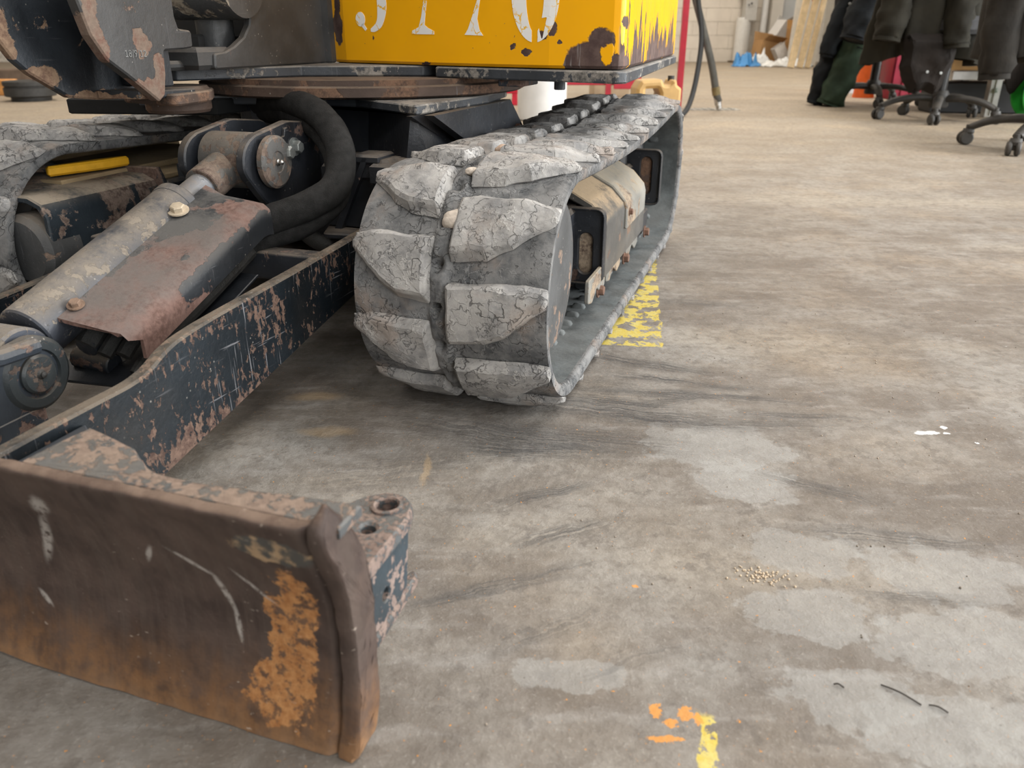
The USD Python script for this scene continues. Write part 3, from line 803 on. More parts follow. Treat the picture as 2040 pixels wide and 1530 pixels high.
# ears for a blade extension
for sg, te in ((1, BL1), (-1, BL0)):
    def E2(pts):
        return [(te + sg * (p[0] + .2045), p[1]) for p in pts]
    up = rnd(E2([(-.262, .340), (-.2536, .4009), (-.247, .4118), (-.2344, .4219), (-.221, .4228), (-.2103, .4132), (-.2056, .398), (-.2052, .3444), (-.206, .336)]), .004)
    up = up.difference(Point(te - sg * .0208, .4039).buffer(.0085)).difference(Point(te - sg * .0211, .3774).buffer(.0052))
    ear = ep('extension_ear', rough(plate(up, .1135, .125, 'z', .002), .0006, 60, 6, .012), ear_m, blade)
    ep('ear_bushing', lathe([(.0078, -.002), (.0110, -.002), (.0112, .0132), (.0090, .0140), (.0078, .0125), (.0078, -.002)], (te - sg * .0208, .4039, .1135), 'z', 24), ear_m, ear)
    lo = rnd(E2([(-.25, .335), (-.2244, .383), (-.2215, .402), (-.2206, .430), (-.2127, .4188), (-.2102, .3507), (-.214, .335)]), .003)
    ep('extension_ear', rough(plate(lo, .050, .060, 'z', .002), .0006, 60, 8, .012), ear_m, blade)
    w0, w1 = sorted((te - sg * .0155, te - sg * .0085))
    ep('ear_web', plate(Polygon([(.336, .058), (.402, .058), (.412, .116), (.336, .116)]).difference(Point(.372, .078).buffer(.005)), w0, w1, 'x', .001), worn('web_blue_black_%s' % ('r' if sg > 0 else 'l'), paint=(.016, .026, .034), chip=(.20, .15, .13), cs=90, thr=.56, dusty=.3, scr=.5), blade)

# --- blade arms
def arm_poly():
    top = catmull([(.335, .1463), (.36, .147), (.40, .1475), (.44, .1475), (.475, .1478), (.498, .152), (.520, .161), (.545, .1665), (.60, .171), (.742, .178), (.90, .187), (1.0, .190)], 6)
    return np.vstack([top, [(1.0, .135), (.832, .108), (.5037, .051), (.40, .033), (.336, .03)]])[::-1]


arm = ep('blade_arm', plate(arm_poly(), -.5145, -.500, 'x', .0022), arm_m)
lp = arm_poly(); lp = np.c_[lp[:, 0], np.where(lp[:, 1] > .14, lp[:, 1] - .040 + .02 * (lp[:, 0] - .65), lp[:, 1])]
ep('blade_arm', plate(lp, -.876, -.862, 'x', .0022), arm_m)
ep('arm_crossbar', plate(rnd([(.80, .14), (.83, .14), (.83, .175), (.80, .175)], .004), -.862, -.5145, 'x', .002), frame_m)

# --- blade cylinder with its pin lugs, guard and hoses
A, B = np.array([TC, .520, .140]), np.array([TC, .897, .268])
ax = (B - A) / np.linalg.norm(B - A)
side = np.array([1., 0, 0]); upn = np.cross(side, ax)


def along(k, a=0., b=0.):
    return A + ax * k + side * a + upn * b


LC = np.linalg.norm(B - A)
cy_ = ep('blade_cylinder', [rod(along(.02), along(.270), .031, 32, .06)], cyl_m)
ep('gland', lathe([(.022, 0), (.0315, .001), (.0322, .003), (.0322, .012), (.029, .016), (.02, .018)], n=32).apply_transform(trimesh.geometry.align_vectors([0, 0, 1], ax)).apply_translation(along(.262)), cyl_m, cy_)
ep('piston_rod', rod(along(.26), along(LC - .02), .0185, 24), worn('rod_grey', paint=(.10, .105, .115), chip=(.28, .28, .275), chip2=(.10, .10, .10), cs=80, thr=.56, dusty=.6, scr=.8, rough=.35, spec=.5), cy_)
ep('rod_eye', [rod((TC - .032, *B[1:]), (TC + .032, *B[1:]), .036, 32, .08), rod(along(LC - .075), along(LC - .02), .024, 24, .05)], pin_m, cy_)
ep('base_eye', [rod((TC - .03, .507, .134), (TC + .03, .507, .134), .034, 32, .08)], cyl_m, cy_)
lug = [(.845, .262), (.852, .288), (.872, .302), (.953, .314), (1.035, .305), (1.06, .17), (.965, .172), (.915, .190), (.880, .222)]
for t0 in (-.6505, -.7395):
    ep('pin_lug', plate(rnd(lug, .02), t0, t0 + .013, 'x', .002), frame_m)
pin = ep('pivot_pin', rod((-.745, *B[1:]), (-.622, *B[1:]), .018, 24), pin_m)
ep('pin_cap', [lathe([(.014, -.006), (.030, -.006), (.0335, -.003), (.0335, .004), (.030, .0065), (.014, .0065), (.011, .003), (.004, .003)], (-.627, *B[1:]), 'x', 36),
               plate(rnd([(.885, .245), (.93, .262), (.937, .276), (.926, .288), (.90, .292)], .006), -.6365, -.630, 'x', .001)], pin_m, pin)
ep('grease_nipple', lathe([(.0045, 0), (.0045, .004), (.003, .005), (.0035, .009), (.001, .011)], (-.6235, *B[1:]), 'x', 12), steel_m, pin)
ep('lock_bolt', hexbolt((-.630, .925, .2765), (1, 0, 0), .0085, .014), zinc_m, pin)
ep('lug_bolt', hexbolt((-.6375, .961, .279), (1, 0, 0), .0085, .012), zinc_m)
ep('lock_plate', plate(rnd([(.917, .278), (.933, .276), (.948, .296), (.945, .307), (.938, .305), (.935, .296), (.918, .294)], .002), -.6375, -.633, 'x', .0008), frame_m)
# lower clevis
ep('clevis_plate', [plate(rnd([(.36, .085), (.46, .088), (.505, .093), (.532, .115), (.528, .148), (.505, .162), (.46, .158), (.40, .170), (.36, .172)], .012), t0, t0 + .014, 'x', .002) for t0 in (-.655, -.735)], black_m)
lpn = ep('clevis_pin', [rod((-.74, .502, .127), (-.636, .502, .127), .019, 28), lathe([(.036, -.010), (.036, 0), (.032, .003), (.024, .003), (.022, -.002), (.015, -.002), (.013, .003)], (-.641, .502, .127), 'x', 32)], worn('clevis_dark', paint=(.020, .024, .026), chip=(.10, .075, .06), cs=60, thr=.70, dusty=.3, scr=.4, rough=.35))
ep('grease_nipple', lathe([(.005, 0), (.005, .003), (.003, .005), (.003, .007), (.001, .008)], (-.639, .502, .127), 'x', 12), pipe_m, lpn)
ep('clevis_arm', tube([(-.628, .40, .175), (-.63, .46, .160), (-.632, .50, .157)], .008, 10), black_m)
ep('blade_bracket', [bx(-.742, -.64, .350, .50, .03, .10, .006), bx(-1.13, -.245, .336, .350, .05, .12, .003)], black_m)
# bent sheet guard to the right of the barrel
s_ = lambda k: .553 + .235 * k


def guard(k, sec):
    """Cross-section point sec=(t, dz) at the fraction k along the guard."""
    return (sec[0], .553 + .252 * k + (.004 if sec[1] < -.01 else 0), .1645 + .087 * k + sec[1])


sec = [(-.665, 0), (-.640, -.003), (-.600, -.0075), (-.588, -.0105), (-.580, -.017), (-.5765, -.026), (-.5765, -.046)]
sec_in = [(t - (.004 if i > 2 else 0), d - (.004 if i < 5 else 0)) for i, (t, d) in enumerate(sec)][::-1]
ring_ = sec + sec_in
ks = np.linspace(0, 1, 26)
V = np.array([[guard(k if d > -.02 else .06 + k * .93, (t, d)) for (t, d) in ring_] for k in ks])
for i, k in enumerate(ks):                                # rounded upper corner
    V[i, :, 2] -= .008 * max(0, (k - .90) / .1) ** 2 * (np.arange(len(ring_)) % len(ring_) > 0)
idx = np.arange(V.shape[0] * V.shape[1]).reshape(V.shape[:2])
gm = tm(V.reshape(-1, 3), quads(np.c_[idx, idx[:, :1]]))
n_ = V.shape[1]; caps = []
for r0, fl in ((0, 0), ((len(ks) - 1) * n_, 1)):
    for i in range(len(sec) - 1):
        a, b, c, d = r0 + i, r0 + i + 1, r0 + n_ - 2 - i, r0 + n_ - 1 - i
        caps += [(a, b, c), (a, c, d)]
gm = tm(gm.vertices, np.vstack([gm.faces, caps]))
gm.fix_normals()
gd = ep('hose_guard', gm, guard_m, smooth=40)
gn = np.array([.15, -.32, .93])
ep('guard_bolt', hexbolt((-.657, .746 - .004, .2325), gn, .0085, .008), plain('dusty_bolt', (.46, .38, .28), .7, .2, 60, .3), gd, label='upper guard bolt caked with pale dust')
ep('guard_bolt', hexbolt((-.653, .572, .1715), gn, .006, .006), plain('brown_bolt', (.20, .13, .09), .75, .3, 70, .4), gd)
ep('guard_tray', [plate([(-.715, .572), (-.585, .580), (-.585, .79), (-.715, .79)], .0, .004, 'z', .001).apply_transform(trimesh.transformations.rotation_matrix(.33, (1, 0, 0), (0, .57, 0))).apply_translation((0, 0, .079))], plain('tray_black', (.012, .014, .018), .5, .3, 40, .2), gd)
for k, (a, b) in enumerate([(-.672, -.02), (-.650, -.028), (-.625, -.025), (-.612, -.045)]):
    ep('guarded_hose', tube(catmull([(a, .590, .1645 + b - .026), (a + .004, .62, .172 + b - .012), (a + .01, .70, .20 + b - .01), (a + .01, .79, .232 + b - .01)], 6), .0085 if k else .013, 10), pipe_m, gd)
ep('hose_fitting', [rod((-.672, .588, .118), (-.672, .615, .128), .013, 12), rod((-.70, .60, .100), (-.65, .60, .096), .012, 12)], black_m, gd)

# two sleeved hydraulic hoses, looping from the guard up and over to the centre
loop = [(-.845, 1.16, .292), (-.80, 1.115, .314), (-.735, 1.07, .327), (-.665, 1.02, .330), (-.607, .985, .319), (-.567, .955, .296), (-.546, .928, .268), (-.540, .895, .240), (-.560, .858, .222), (-.606, .818, .203), (-.632, .76, .176), (-.642, .70, .155)]
ph = catmull(loop, 8)
ep('hydraulic_hose', tube(ph, .0190, 18, wob=.06, seed=3), sleeve_m, smooth=True)
p2 = ph + np.c_[np.interp(np.linspace(0, 1, len(ph)), [0, .35, .6, 1], [-.004, -.026, -.010, .004]), np.interp(np.linspace(0, 1, len(ph)), [0, .4, .7, 1], [.01, .02, .008, 0]), np.interp(np.linspace(0, 1, len(ph)), [0, .25, .5, .75, 1], [-.010, -.018, -.012, -.021, -.012])]
ep('hydraulic_hose', tube(p2, .0175, 18, wob=.06, seed=8), sleeve_m, smooth=True)

# --- centre frame: slewing base, pedestal, cross beams
base = rnd([(-.462, .985), (-.440, 1.20), (-.456, 1.335), (-.55, 1.45), (-.80, 1.45), (-.93, 1.22), (-.914, .985), (-.80, 1.06), (-.70, 1.085), (-.60, 1.075)], .004)
ep('slewing_base', plate(base, .3225, .335, 'z', .002), plate_m)
ep('slewing_ring', lathe([(.0, .336), (.262, .336), (.268, .339), (.268, .351), (.255, .353), (.255, .3605), (.0, .3605)], (TC, SC, 0), 'z', 80), ring_m)


def frustum(bot, z0, top, z1):
    n = len(bot)
    V = [(*p, z0) for p in bot] + [(*p, z1) for p in top]
    F = []
    for i in range(n):
        j = (i + 1) % n
        F += [(i, j, n + j), (i, n + j, n + i)]
    for i in range(1, n - 1):
        F += [(0, i + 1, i), (n, n + i, n + i + 1)]
    m = tm(V, F); m.fix_normals()
    return m


ep('pedestal', frustum([(-.505, .99), (-.445, 1.07), (-.455, 1.36), (-.92, 1.36), (-.90, 1.20), (-.80, 1.09), (-.78, 1.08), (-.60, 1.08)], .12,
                       [(-.475, .995), (-.470, 1.00), (-.466, 1.33), (-.91, 1.33), (-.90, 1.21), (-.82, 1.10), (-.79, 1.085), (-.585, 1.085)], .3225), frame_m, smooth=False)
ep('frame_web', [plate([(.975, .322), (1.075, .283), (1.12, .10), (1.30, .10), (1.30, .322)], -.4725, -.4645, 'x', .001), plate([(.985, .323), (1.10, .278), (1.30, .262), (1.385, .262), (1.30, .322)], -.452, -.4375, 'x', .001)], frame_m)
ep('cross_beam', [plate([(.96, .175), (1.06, .175), (1.06, .262), (.985, .267), (.96, .255)], -.60, -.30, 'x', .004), bx(-.57, -.49, .955, 1.0, .24, .268, .004)], frame_m)
ep('beam_gusset', plate([(-.528, .271), (-.519, .271), (-.572, .165), (-.583, .165)], .95, 1.0, 'y', .001), frame_m)
ep('beam_bracket', [bx(-.515, -.475, .945, .99, .235, .264, .004), bx(-.545, -.505, .95, 1.0, .262, .274, .003)], frame_m)
ep('belly_plate', [plate(rnd([(-.62, 1.02), (-.47, 1.02), (-.50, .93), (-.58, .92)], .01), .165, .173, 'z', .002), bx(-.93, -.44, 1.05, 1.5, .095, .105)], frame_m)
ep('lower_hose', tube(catmull([(-.65, .97, .165), (-.60, .95, .150), (-.55, .97, .147), (-.50, 1.02, .16)], 6), .012, 12), pipe_m)
ep('frame_bolt', [lathe([(.009, 0), (.009, .006), (.006, .008)], (-.4375, 1.33, .272), 'x', 16)], rustbolt_m)

# --- upper structure: deck plates, yellow cover with its number, boom foot
ep('deck_plate', plate(rnd([(-.80, .945), (-.712, 1.115), (-.60, 1.16), (-.537, 1.178), (-.522, 1.20), (-.522, 1.9), (-1.05, 1.9), (-1.05, 1.2), (-.93, 1.02), (-.86, .94)], .006), .361, .376, 'z', .002), plate_m)
ep('deck_plate', plate(rnd([(-.508, 1.155), (-.32, 1.098), (-.215, 1.066), (-.204, 1.078), (-.252, 1.90), (-.259, 1.94), (-.275, 1.965), (-.31, 1.98), (-.508, 1.98)], .006), .361, .376, 'z', .002), plate_m)
ep('deck_pad', [plate(rnd([(-.40, 1.13), (-.36, 1.12), (-.36, 1.2), (-.40, 1.2)], .004), .352, .361, 'z', .001)], black_m)
ep('plate_bolt', [rod((-.308, 1.13, .361), (-.308, 1.13, .349), .008, 12)], black_m)
ep('deck_tab', plate(rnd([(-.80, 1.03), (-.74, 1.10), (-.72, 1.13), (-.80, 1.13)], .008), .349, .361, 'z', .002), plate_m)


def yellow_material():
    g = G('chipped_yellow_paint')
    c = g('texture_coordinate')
    x = g('separate_xyz', out='x', vector=c); y = g('separate_xyz', out='y', vector=c); z = g('separate_xyz', out='z', vector=c)
    w = g.warp(g.warp(c, 45, .016, 3), 170, .005, 3)
    f = g.noise(c, 120, 5, .7)
    yel = g.mix(g.step(g.noise(c, 9, 3), .3, .7), (1.0, .47, .002), (.95, .44, .0025))
    m = None
    for p, r in [((-.258, 1.09, .390), (.034, .3, .022)), ((-.245, 1.09, .412), (.018, .3, .016)), ((-.280, 1.09, .384), (.016, .3, .012)), ((-.225, 1.09, .385), (.03, .06, .012)), ((-.214, 1.10, .435), (.0045, .02, .007)),
                 ((-.313, 1.1, .428), (.008, .05, .009)), ((-.326, 1.1, .420), (.007, .05, .006)), ((-.374, 1.1, .404), (.0045, .05, .0045)), ((-.352, 1.1, .398), (.0085, .05, .0045)), ((-.300, 1.1, .411), (.002, .05, .003)), ((-.635, 1.2, .415), (.002, .05, .004)),
                 ((-.717, 1.23, .43), (.012, .06, .030)), ((-.715, 1.23, .455), (.008, .06, .03)), ((-.53, 1.15, .380), (.010, .05, .0035))]:
        s = g.spot(w, lc(*p), r, .07)
        m = s if m is None else g.m('maximum', m, s)
    isle = g.spot(w, lc(-.236, 1.09, .396), (.0085, .3, .013), .1)
    m = g.m('multiply', m, g.m('subtract', 1.0, isle))
    # right flank: paint torn off upwards in long streaks
    stk = g.noise(g.maps(c, (60, 26, 7)), 1, 4, .6)
    stk2 = g.noise(g.maps(c, (200, 70, 9)), 1, 3, .6)
    hz = g.m('multiply_add', stk, -.28, g.m('multiply_add', stk2, -.05, z))
    xf = g.m('multiply_add', y, .056, x)
    side_ = g.m('multiply', g.step(xf, .456, .460), g.step(hz, .250, .253, 1, 0))
    m = g.m('maximum', m, side_)
    sp = g.m('multiply', g.step(g('voronoi_texture', vector=w, scale=75, randomness=1.0), .05, .07, 1, 0), g.step(g.noise(c, 13, 2), .52, .58))
    m = g.m('maximum', m, sp)
    rust = g.mix(g.step(g.noise(c, 40, 5, .65), .38, .64), (.072, .042, .038), (.125, .082, .070))
    rust = g.mix(g.step(g.noise(c, 26, 4, .6), .60, .72, 0, .5), rust, (.30, .14, .06))
    rust = g.mix(g.step(g.noise(g.maps(c, (200, 200, 12)), 1, 3), .62, .72, 0, .6), rust, (.32, .30, .29))
    dirty = g.mix(g.m('multiply', g.step(xf, .456, .460), g.step(g.noise(g.maps(c, (150, 60, 6)), 1, 4), .48, .68, 0, .55)), yel, (.52, .30, .05))
    col = g.mix(m, dirty, rust)
    nrm = g('bump', height=g.m('multiply_add', m, -.8, g.m('multiply', f, .15)), strength=.5, distance=.0014)
    return g.done(col, g.m('multiply_add', m, .35, .34), nrm, specular_ior_level=.4)


FACE = [(-.735, 1.255), (-.70, 1.235), (-.60, 1.1965), (-.49, 1.1525), (-.40, 1.1245), (-.317, 1.1035), (-.26, 1.0965)]
corner = [(-.228, 1.0935), (-.2195, 1.0955), (-.2145, 1.101), (-.213, 1.110)]
yel_m = yellow_material()
cover = rnd(FACE + corner + [(-.240, 1.6), (-.256, 1.89), (-.270, 1.93), (-.30, 1.95), (-.72, 1.95)], .002)
cov = ep('side_cover', plate(cover, .3775, .82, 'z', .004), yel_m, smooth=25)
lip = plate(rnd([(-.735, 1.268), (-.49, 1.166), (-.317, 1.117), (-.235, 1.107), (-.275, 1.85), (-.72, 1.85)], .002), .3758, .378, 'z', .0005)
ep('cover_seal', lip, rubberdark_m, cov)
num_m = G('cracked_white_paint')
_c = num_m('texture_coordinate')
_v = num_m('voronoi_texture', feature='distance_to_edge', vector=num_m.warp(_c, 60, .02), scale=42, randomness=1.0)
_v2 = num_m.m('multiply', num_m.step(_v, .018, .045, 1, 0), num_m.step(num_m.noise(_c, 30, 3), .42, .55))
num_m = num_m.done(num_m.mix(_v2, (.93, .92, .89), (.95, .55, .06)), .55)


def facade(m, off):
    """Lays a flat shape (x = along, z = up) on the curved yellow face."""
    F = np.array(FACE + corner[:2])
    v = m.vertices.copy()
    base_s = np.interp(v[:, 0], F[:, 0], F[:, 1])
    v[:, 1] = base_s - off + v[:, 1]
    return tm(v, m.faces)


def digit(polys, off=.0006):
    out = []
    for p in polys:
        p = Polygon(p).buffer(0) if not hasattr(p, 'geom_type') else p
        for g_ in getattr(p, 'geoms', [p]):
            if g_.geom_type == 'Polygon' and g_.area > 1e-7:
                m = plate(g_, 0, .0006, 'y', .0001)
                v, f = trimesh.remesh.subdivide_to_size(m.vertices, m.faces, .012)
                out.append(facade(tm(v, f), off))
    return out


Z0 = .4195
# stencil 5, 7, 7, 0
five = [Point(-.6615, Z0 + .022).buffer(.0105), Polygon([(-.662, Z0 + .014), (-.652, Z0 + .005), (-.648, Z0 + .008), (-.655, Z0 + .016)]),
        Polygon(list(catmull([(-.640, Z0 + .004), (-.630, Z0 + .004), (-.615, Z0 + .012), (-.6045, Z0 + .032), (-.6045, Z0 + .052), (-.616, Z0 + .068), (-.630, Z0 + .072)], 5)) + list(catmull([(-.629, Z0 + .066), (-.6235, Z0 + .056), (-.623, Z0 + .034), (-.6265, Z0 + .018), (-.640, Z0 + .008)], 5))),
        [(-.662, Z0 + .060), (-.654, Z0 + .060), (-.656, Z0 + .115), (-.662, Z0 + .115)], [(-.650, Z0 + .100), (-.612, Z0 + .100), (-.605, Z0 + .118), (-.650, Z0 + .112)]]
seven = lambda x: [[(x - .022, Z0 + .0005), (x + .022, Z0), (x + .022, Z0 + .0045), (x + .010, Z0 + .009), (x + .004, Z0 + .013), (x + .007, Z0 + .030), (x + .013, Z0 + .058), (x + .028, Z0 + .10), (x + .018, Z0 + .10), (x + .007, Z0 + .060), (x - .002, Z0 + .024), (x - .008, Z0 + .010), (x - .022, Z0 + .005)],
                   [(x - .022, Z0 + .104), (x + .030, Z0 + .104), (x + .030, Z0 + .118), (x - .022, Z0 + .118)]]
seven2 = lambda x: [[(x - .016, Z0 - .0005), (x + .016, Z0 - .0015), (x + .010, Z0 + .006), (x + .0065, Z0 + .020), (x + .012, Z0 + .045), (x + .014, Z0 + .05), (x + .009, Z0 + .05), (x - .002, Z0 + .024), (x - .010, Z0 + .007)],
                    [(x + .012, Z0 + .056), (x + .018, Z0 + .056), (x + .028, Z0 + .10), (x + .020, Z0 + .10)], [(x - .020, Z0 + .104), (x + .030, Z0 + .104), (x + .030, Z0 + .118), (x - .020, Z0 + .118)]]
ox, oz = -.339, Z0 + .050
from shapely import affinity
o_out = affinity.scale(Point(0, 0).buffer(1, quad_segs=16), .036, .060); o_in = affinity.scale(Point(0, 0).buffer(1, quad_segs=16), .0135, .048)
zero = affinity.translate(o_out.difference(o_in).difference(sbox(-.0045, -1, .0045, 1)).difference(sbox(.004, -.004, .05, -.001)), ox, oz)
zero = zero.difference(Polygon([(-.328, Z0 - .004), (-.335, Z0 + .018), (-.322, Z0 + .020)]).buffer(.001))
for nm, pl in (('5', five), ('7', seven(-.531)), ('7', seven2(-.4375)), ('0', [zero])):
    ep('stencil_digit', digit(pl), num_m, cov, smooth=False, label='white stencilled figure %s, cracked' % nm)

# black panel beside the cover, with a round cut-out
pan = rnd([(.952, .3765), (1.250, .3765), (1.250, .60), (1.05, .60), (1.0475, .455), (1.040, .432), (1.024, .416), (1.000, .4045), (.978, .398), (.955, .396)], .004)
ep('swing_side_panel', plate(pan, -.752, -.740, 'x', .002), grey_m)
ep('panel_return', bx(-.742, -.728, 1.235, 1.25, .3765, .60, .002), grey_m)
ep('swing_post', [lathe([(.034, .376), (.034, .384), (.026, .386), (.026, .450), (.045, .455), (.048, .475), (.045, .485), (.02, .487)], (-.80, 1.04, 0), 'z', 32), lathe([(.05, -.07), (.052, -.06), (.052, .06), (.05, .07)], (-.80, 1.02, .490), 'x', 32)],
   worn('cast_post', paint=(.040, .041, .042), chip=(.30, .26, .20), cs=20, thr=.68, dusty=.9, scr=.2, rough=.4))
ep('post_block', [bx(-.83, -.745, .925, 1.0, .376, .404, .006), bx(-.84, -.77, .90, .96, .376, .388, .004)], grey_m)
ep('inner_bulkhead', [bx(-1.0, -.76, 1.25, 1.27, .337, .361, .002), bx(-1.02, -.755, 1.22, 1.24, .376, .60, .002), bx(-.95, -.80, 1.0, 1.2, .376, .42, .003)], plain('bulkhead_black', (.010, .010, .010), .8))
# boom foot: two cheeks and a web
near = rnd([(.70, .55), (.718, .455), (.728, .419), (.745, .394), (.771, .377), (.815, .3455), (.826, .352), (.833, .375), (.836, .402), (.872, .403), (.889, .4045), (.8905, .424), (.868, .426), (.864, .44), (.868, .56)], .004)
ck = ep('boom_cheek', plate(near, -.735, -.720, 'x', .002), cheek_m)
far = rnd([(.675, .55), (.683, .45), (.684, .414), (.697, .394), (.713, .380), (.760, .352), (.80, .347), (.905, .343), (.93, .36), (.938, .55)], .004)
ep('boom_cheek', plate(far, -.812, -.800, 'x', .002), farcheek_m)
ep('boom_web', [plate([(.80, .349), (.90, .3455), (.90, .356), (.80, .358)], -.800, -.735, 'x', .002), bx(-.80, -.735, .845, .86, .36, .55, .002)], farcheek_m)
ep('boom_boss', [lathe([(.02, .322), (.040, .322), (.043, .326), (.043, .352), (.04, .356), (.02, .356)], (-.80, .94, 0), 'z', 36), plate(rnd([(-.83, .87), (-.72, .84), (-.735, .93), (-.77, .98), (-.83, .98)], .01), .338, .352, 'z', .002)], ring_m)
lt = meshkit.text_mesh('18/9/12', .0072, .0008)
v = lt.vertices
lt = tm(np.c_[np.full(len(v), -.7200) + v[:, 2], .771 + v[:, 0] * .88, .3965 + v[:, 1] - v[:, 0] * .02], lt.faces)
ep('cast_marking', lt, plain('marking_grey', (.16, .16, .155), .7, .2, 90), ck, smooth=False, label='worn raised marking 18/9/12')

# stones caught in the tread
stone_m = plain('pale_stone', (.52, .45, .38), .8, .15, 40, .4)
for (t, s, z, r, sq, sd, lab, mm) in [(-.3205, .770, .2385, .0125, (1.1, .8, 1.0), 3, 'round pale pebble stuck in the front of the near track, between the two lug rows', stone_m),
                                  (-.321, .927, .2905, .0108, (1, 1.1, .75), 5, 'angular tan stone wedged on top of the near track', plain('tan_stone', (.45, .33, .25), .85, .2, 50, .5)),
                                  (-.321, .822, .2822, .0062, (1.3, .8, .7), 9, 'smallest whitish stone wedged on top of the near track\'s front bend', stone_m)]:
    m = blob_stone((0, 0, 0), r, sd, sq)
    if sd == 3:
        v = m.vertices.copy(); v[:, 2] = np.maximum(v[:, 2], -r * .45 + .15 * v[:, 0]); m = tm(v, m.faces)
    w_ = wpt(t, s, z); m.apply_translation(w_)
    obj('stone', m, mm, smooth=60, label=lab, cat='stone', group=None)

# ------------------------------------------------------------------ objects in the hall
plastic_white = plain('white_plastic', (.74, .74, .73), .4, .06, 8, .1)
red_m = plain('red_enamel', (.50, .012, .035), .4, .12, 15, .1)
dr = thing('plastic_drum', 'white plastic drum standing on the floor behind the near track', 'drum', (.160, 4.42, 0))
obj('body', lathe([(.0, .0), (.118, .0), (.128, .008), (.130, .03), (.130, .36), (.124, .385), (.0, .39)], n=48), plastic_white, dr, smooth=30)
obj('rim', lathe([(.128, .33), (.136, .335), (.136, .352), (.128, .357)], n=48), plastic_white, dr)
obj('lid', lathe([(.0, .385), (.126, .385), (.126, .40), (.05, .405), (.05, .43), (.0, .43)], n=40), plain('lid_plastic', (.6, .6, .6), .5), dr)

ck_ = thing('workshop_trolley', 'red steel frame trolley standing behind the excavator', 'trolley', (.62, 5.35, 0))
obj('post', [bx(.375, .410, -.31, -.28, 0, .95, .003)], red_m, ck_)
obj('post', [bx(-.02, .015, .0, .03, 0, .95, .003)], red_m, ck_)
obj('post', [bx(-.62, -.585, .0, .03, 0, .95, .003)], red_m, ck_)
obj('shelf', plate([(-.62, .03), (.05, .03), (.05, .55), (-.62, .55)], .12, .16, 'z', .004), red_m, ck_)
obj('top_rail', bx(-.62, .41, -.31, -.28, .92, .95, .003), red_m, ck_)
obj('shelf_lip', bx(.03, .20, -.03, .0, .10, .19, .003), red_m, ck_)
obj('side_panel', bx(-.66, -.50, -.45, -.42, .10, .34, .004), red_m, ck_)
obj('brace', rod((-.2, .02, .30), (.02, .02, .16), .012), red_m, ck_)
obj('foot_bolt', hexbolt((.392, -.311, .05), (0, -1, 0), .008, .006), zinc_m, ck_)

jc = thing('jerrycan', 'tan plastic jerrycan with a moulded handle, right behind the near track', 'jerrycan', (.533, 3.10, 0), 4)
jp = rnd([(-.083, .0), (.083, .0), (.083, .238), (.066, .250), (.063, .268), (.047, .268), (.042, .250), (.018, .250), (.008, .270), (-.066, .266), (-.083, .238)], .007)
jp = jp.difference(rnd([(-.050, .198), (.0, .198), (.007, .220), (-.003, .240), (-.05, .238)], .005))
obj('body', plate(jp, -.06, .06, 'y', .010), plain('amber_plastic', (.50, .315, .115), .5, .15, 9, .15), jc)
obj('cap', lathe([(.0, .262), (.012, .262), (.012, .280), (.0, .280)], (.055, 0, 0), n=20), plain('cap_black', (.02, .02, .02)), jc)
bxm = plain('brown_carton', (.40, .25, .13), .85, .1, 10, .1)
tc_ = thing('small_carton', 'small brown carton between the white drum and the red trolley', 'box', (.72, 6.2, 0), 6)
obj('body', bx(-.13, .13, -.1, .1, 0, .33, .003), plain('tan_carton', (.52, .40, .27), .85, .1, 10, .1), tc_)
obj('flap', bx(-.13, .13, -.1, .0, .33, .334, .001), bxm, tc_)

# two hoses hanging behind the machine
hs = thing('grey_hose', 'thick grey hose hanging behind the excavator, its silver end just off the floor', 'hose', (1.24, 4.98, 0))
hp = catmull([(-.17, .35, .78), (-.16, .2, .64), (-.115, .1, .46), (-.06, .02, .26), (-.02, .0, .10), (0, 0, .05)], 8)
obj('pipe', tube(hp, .021, 14), plain('hose_grey', (.085, .082, .07), .6, .2, 20, .2), hs, smooth=True)
obj('brass_collar', tube([(-.028, .0, .132), (-.017, .0, .088)], .0245, 14), plain('dull_brass', (.22, .17, .08), .5, .2, 40, metallic=.5), hs)
obj('steel_end', [tube([(-.014, 0, .075), (.000, 0, .030)], .020, 14), tube([(.000, 0, .030), (.006, 0, .012)], .016, 14)], steel_m, hs)
hb = thing('black_hose', 'slim black rubber hose hanging in a curve beside the red trolley post', 'hose', (.985, 4.62, 0))
obj('pipe', tube(catmull([(.02, .26, .80), (.045, .21, .60), (.07, .15, .42), (.055, .09, .26), (.02, .03, .10), (-.03, -.03, .018), (-.10, -.08, .015)], 8), .0145, 12), plain('hose_black', (.018, .018, .018), .5, .2, 20, .2), hb, smooth=True)
dc = thing('drain_cover', 'narrow grey metal drain cover let into the floor beyond the hoses', 'drain cover', (1.22, 5.05, 0))
obj('frame', [bx(-.20, .16, -.06, .06, 0.0, .003, .001)], plain('galvanised', (.33, .31, .27), .5, .2, 20, metallic=.2), dc)
for k in range(8):
    obj('bar', bx(-.185 + .042 * k, -.165 + .042 * k, -.05, .05, .0025, .006, .001), plain('drain_bar', (.25, .24, .21), .5) if k == 0 else '/World/Looks/drain_bar', dc)

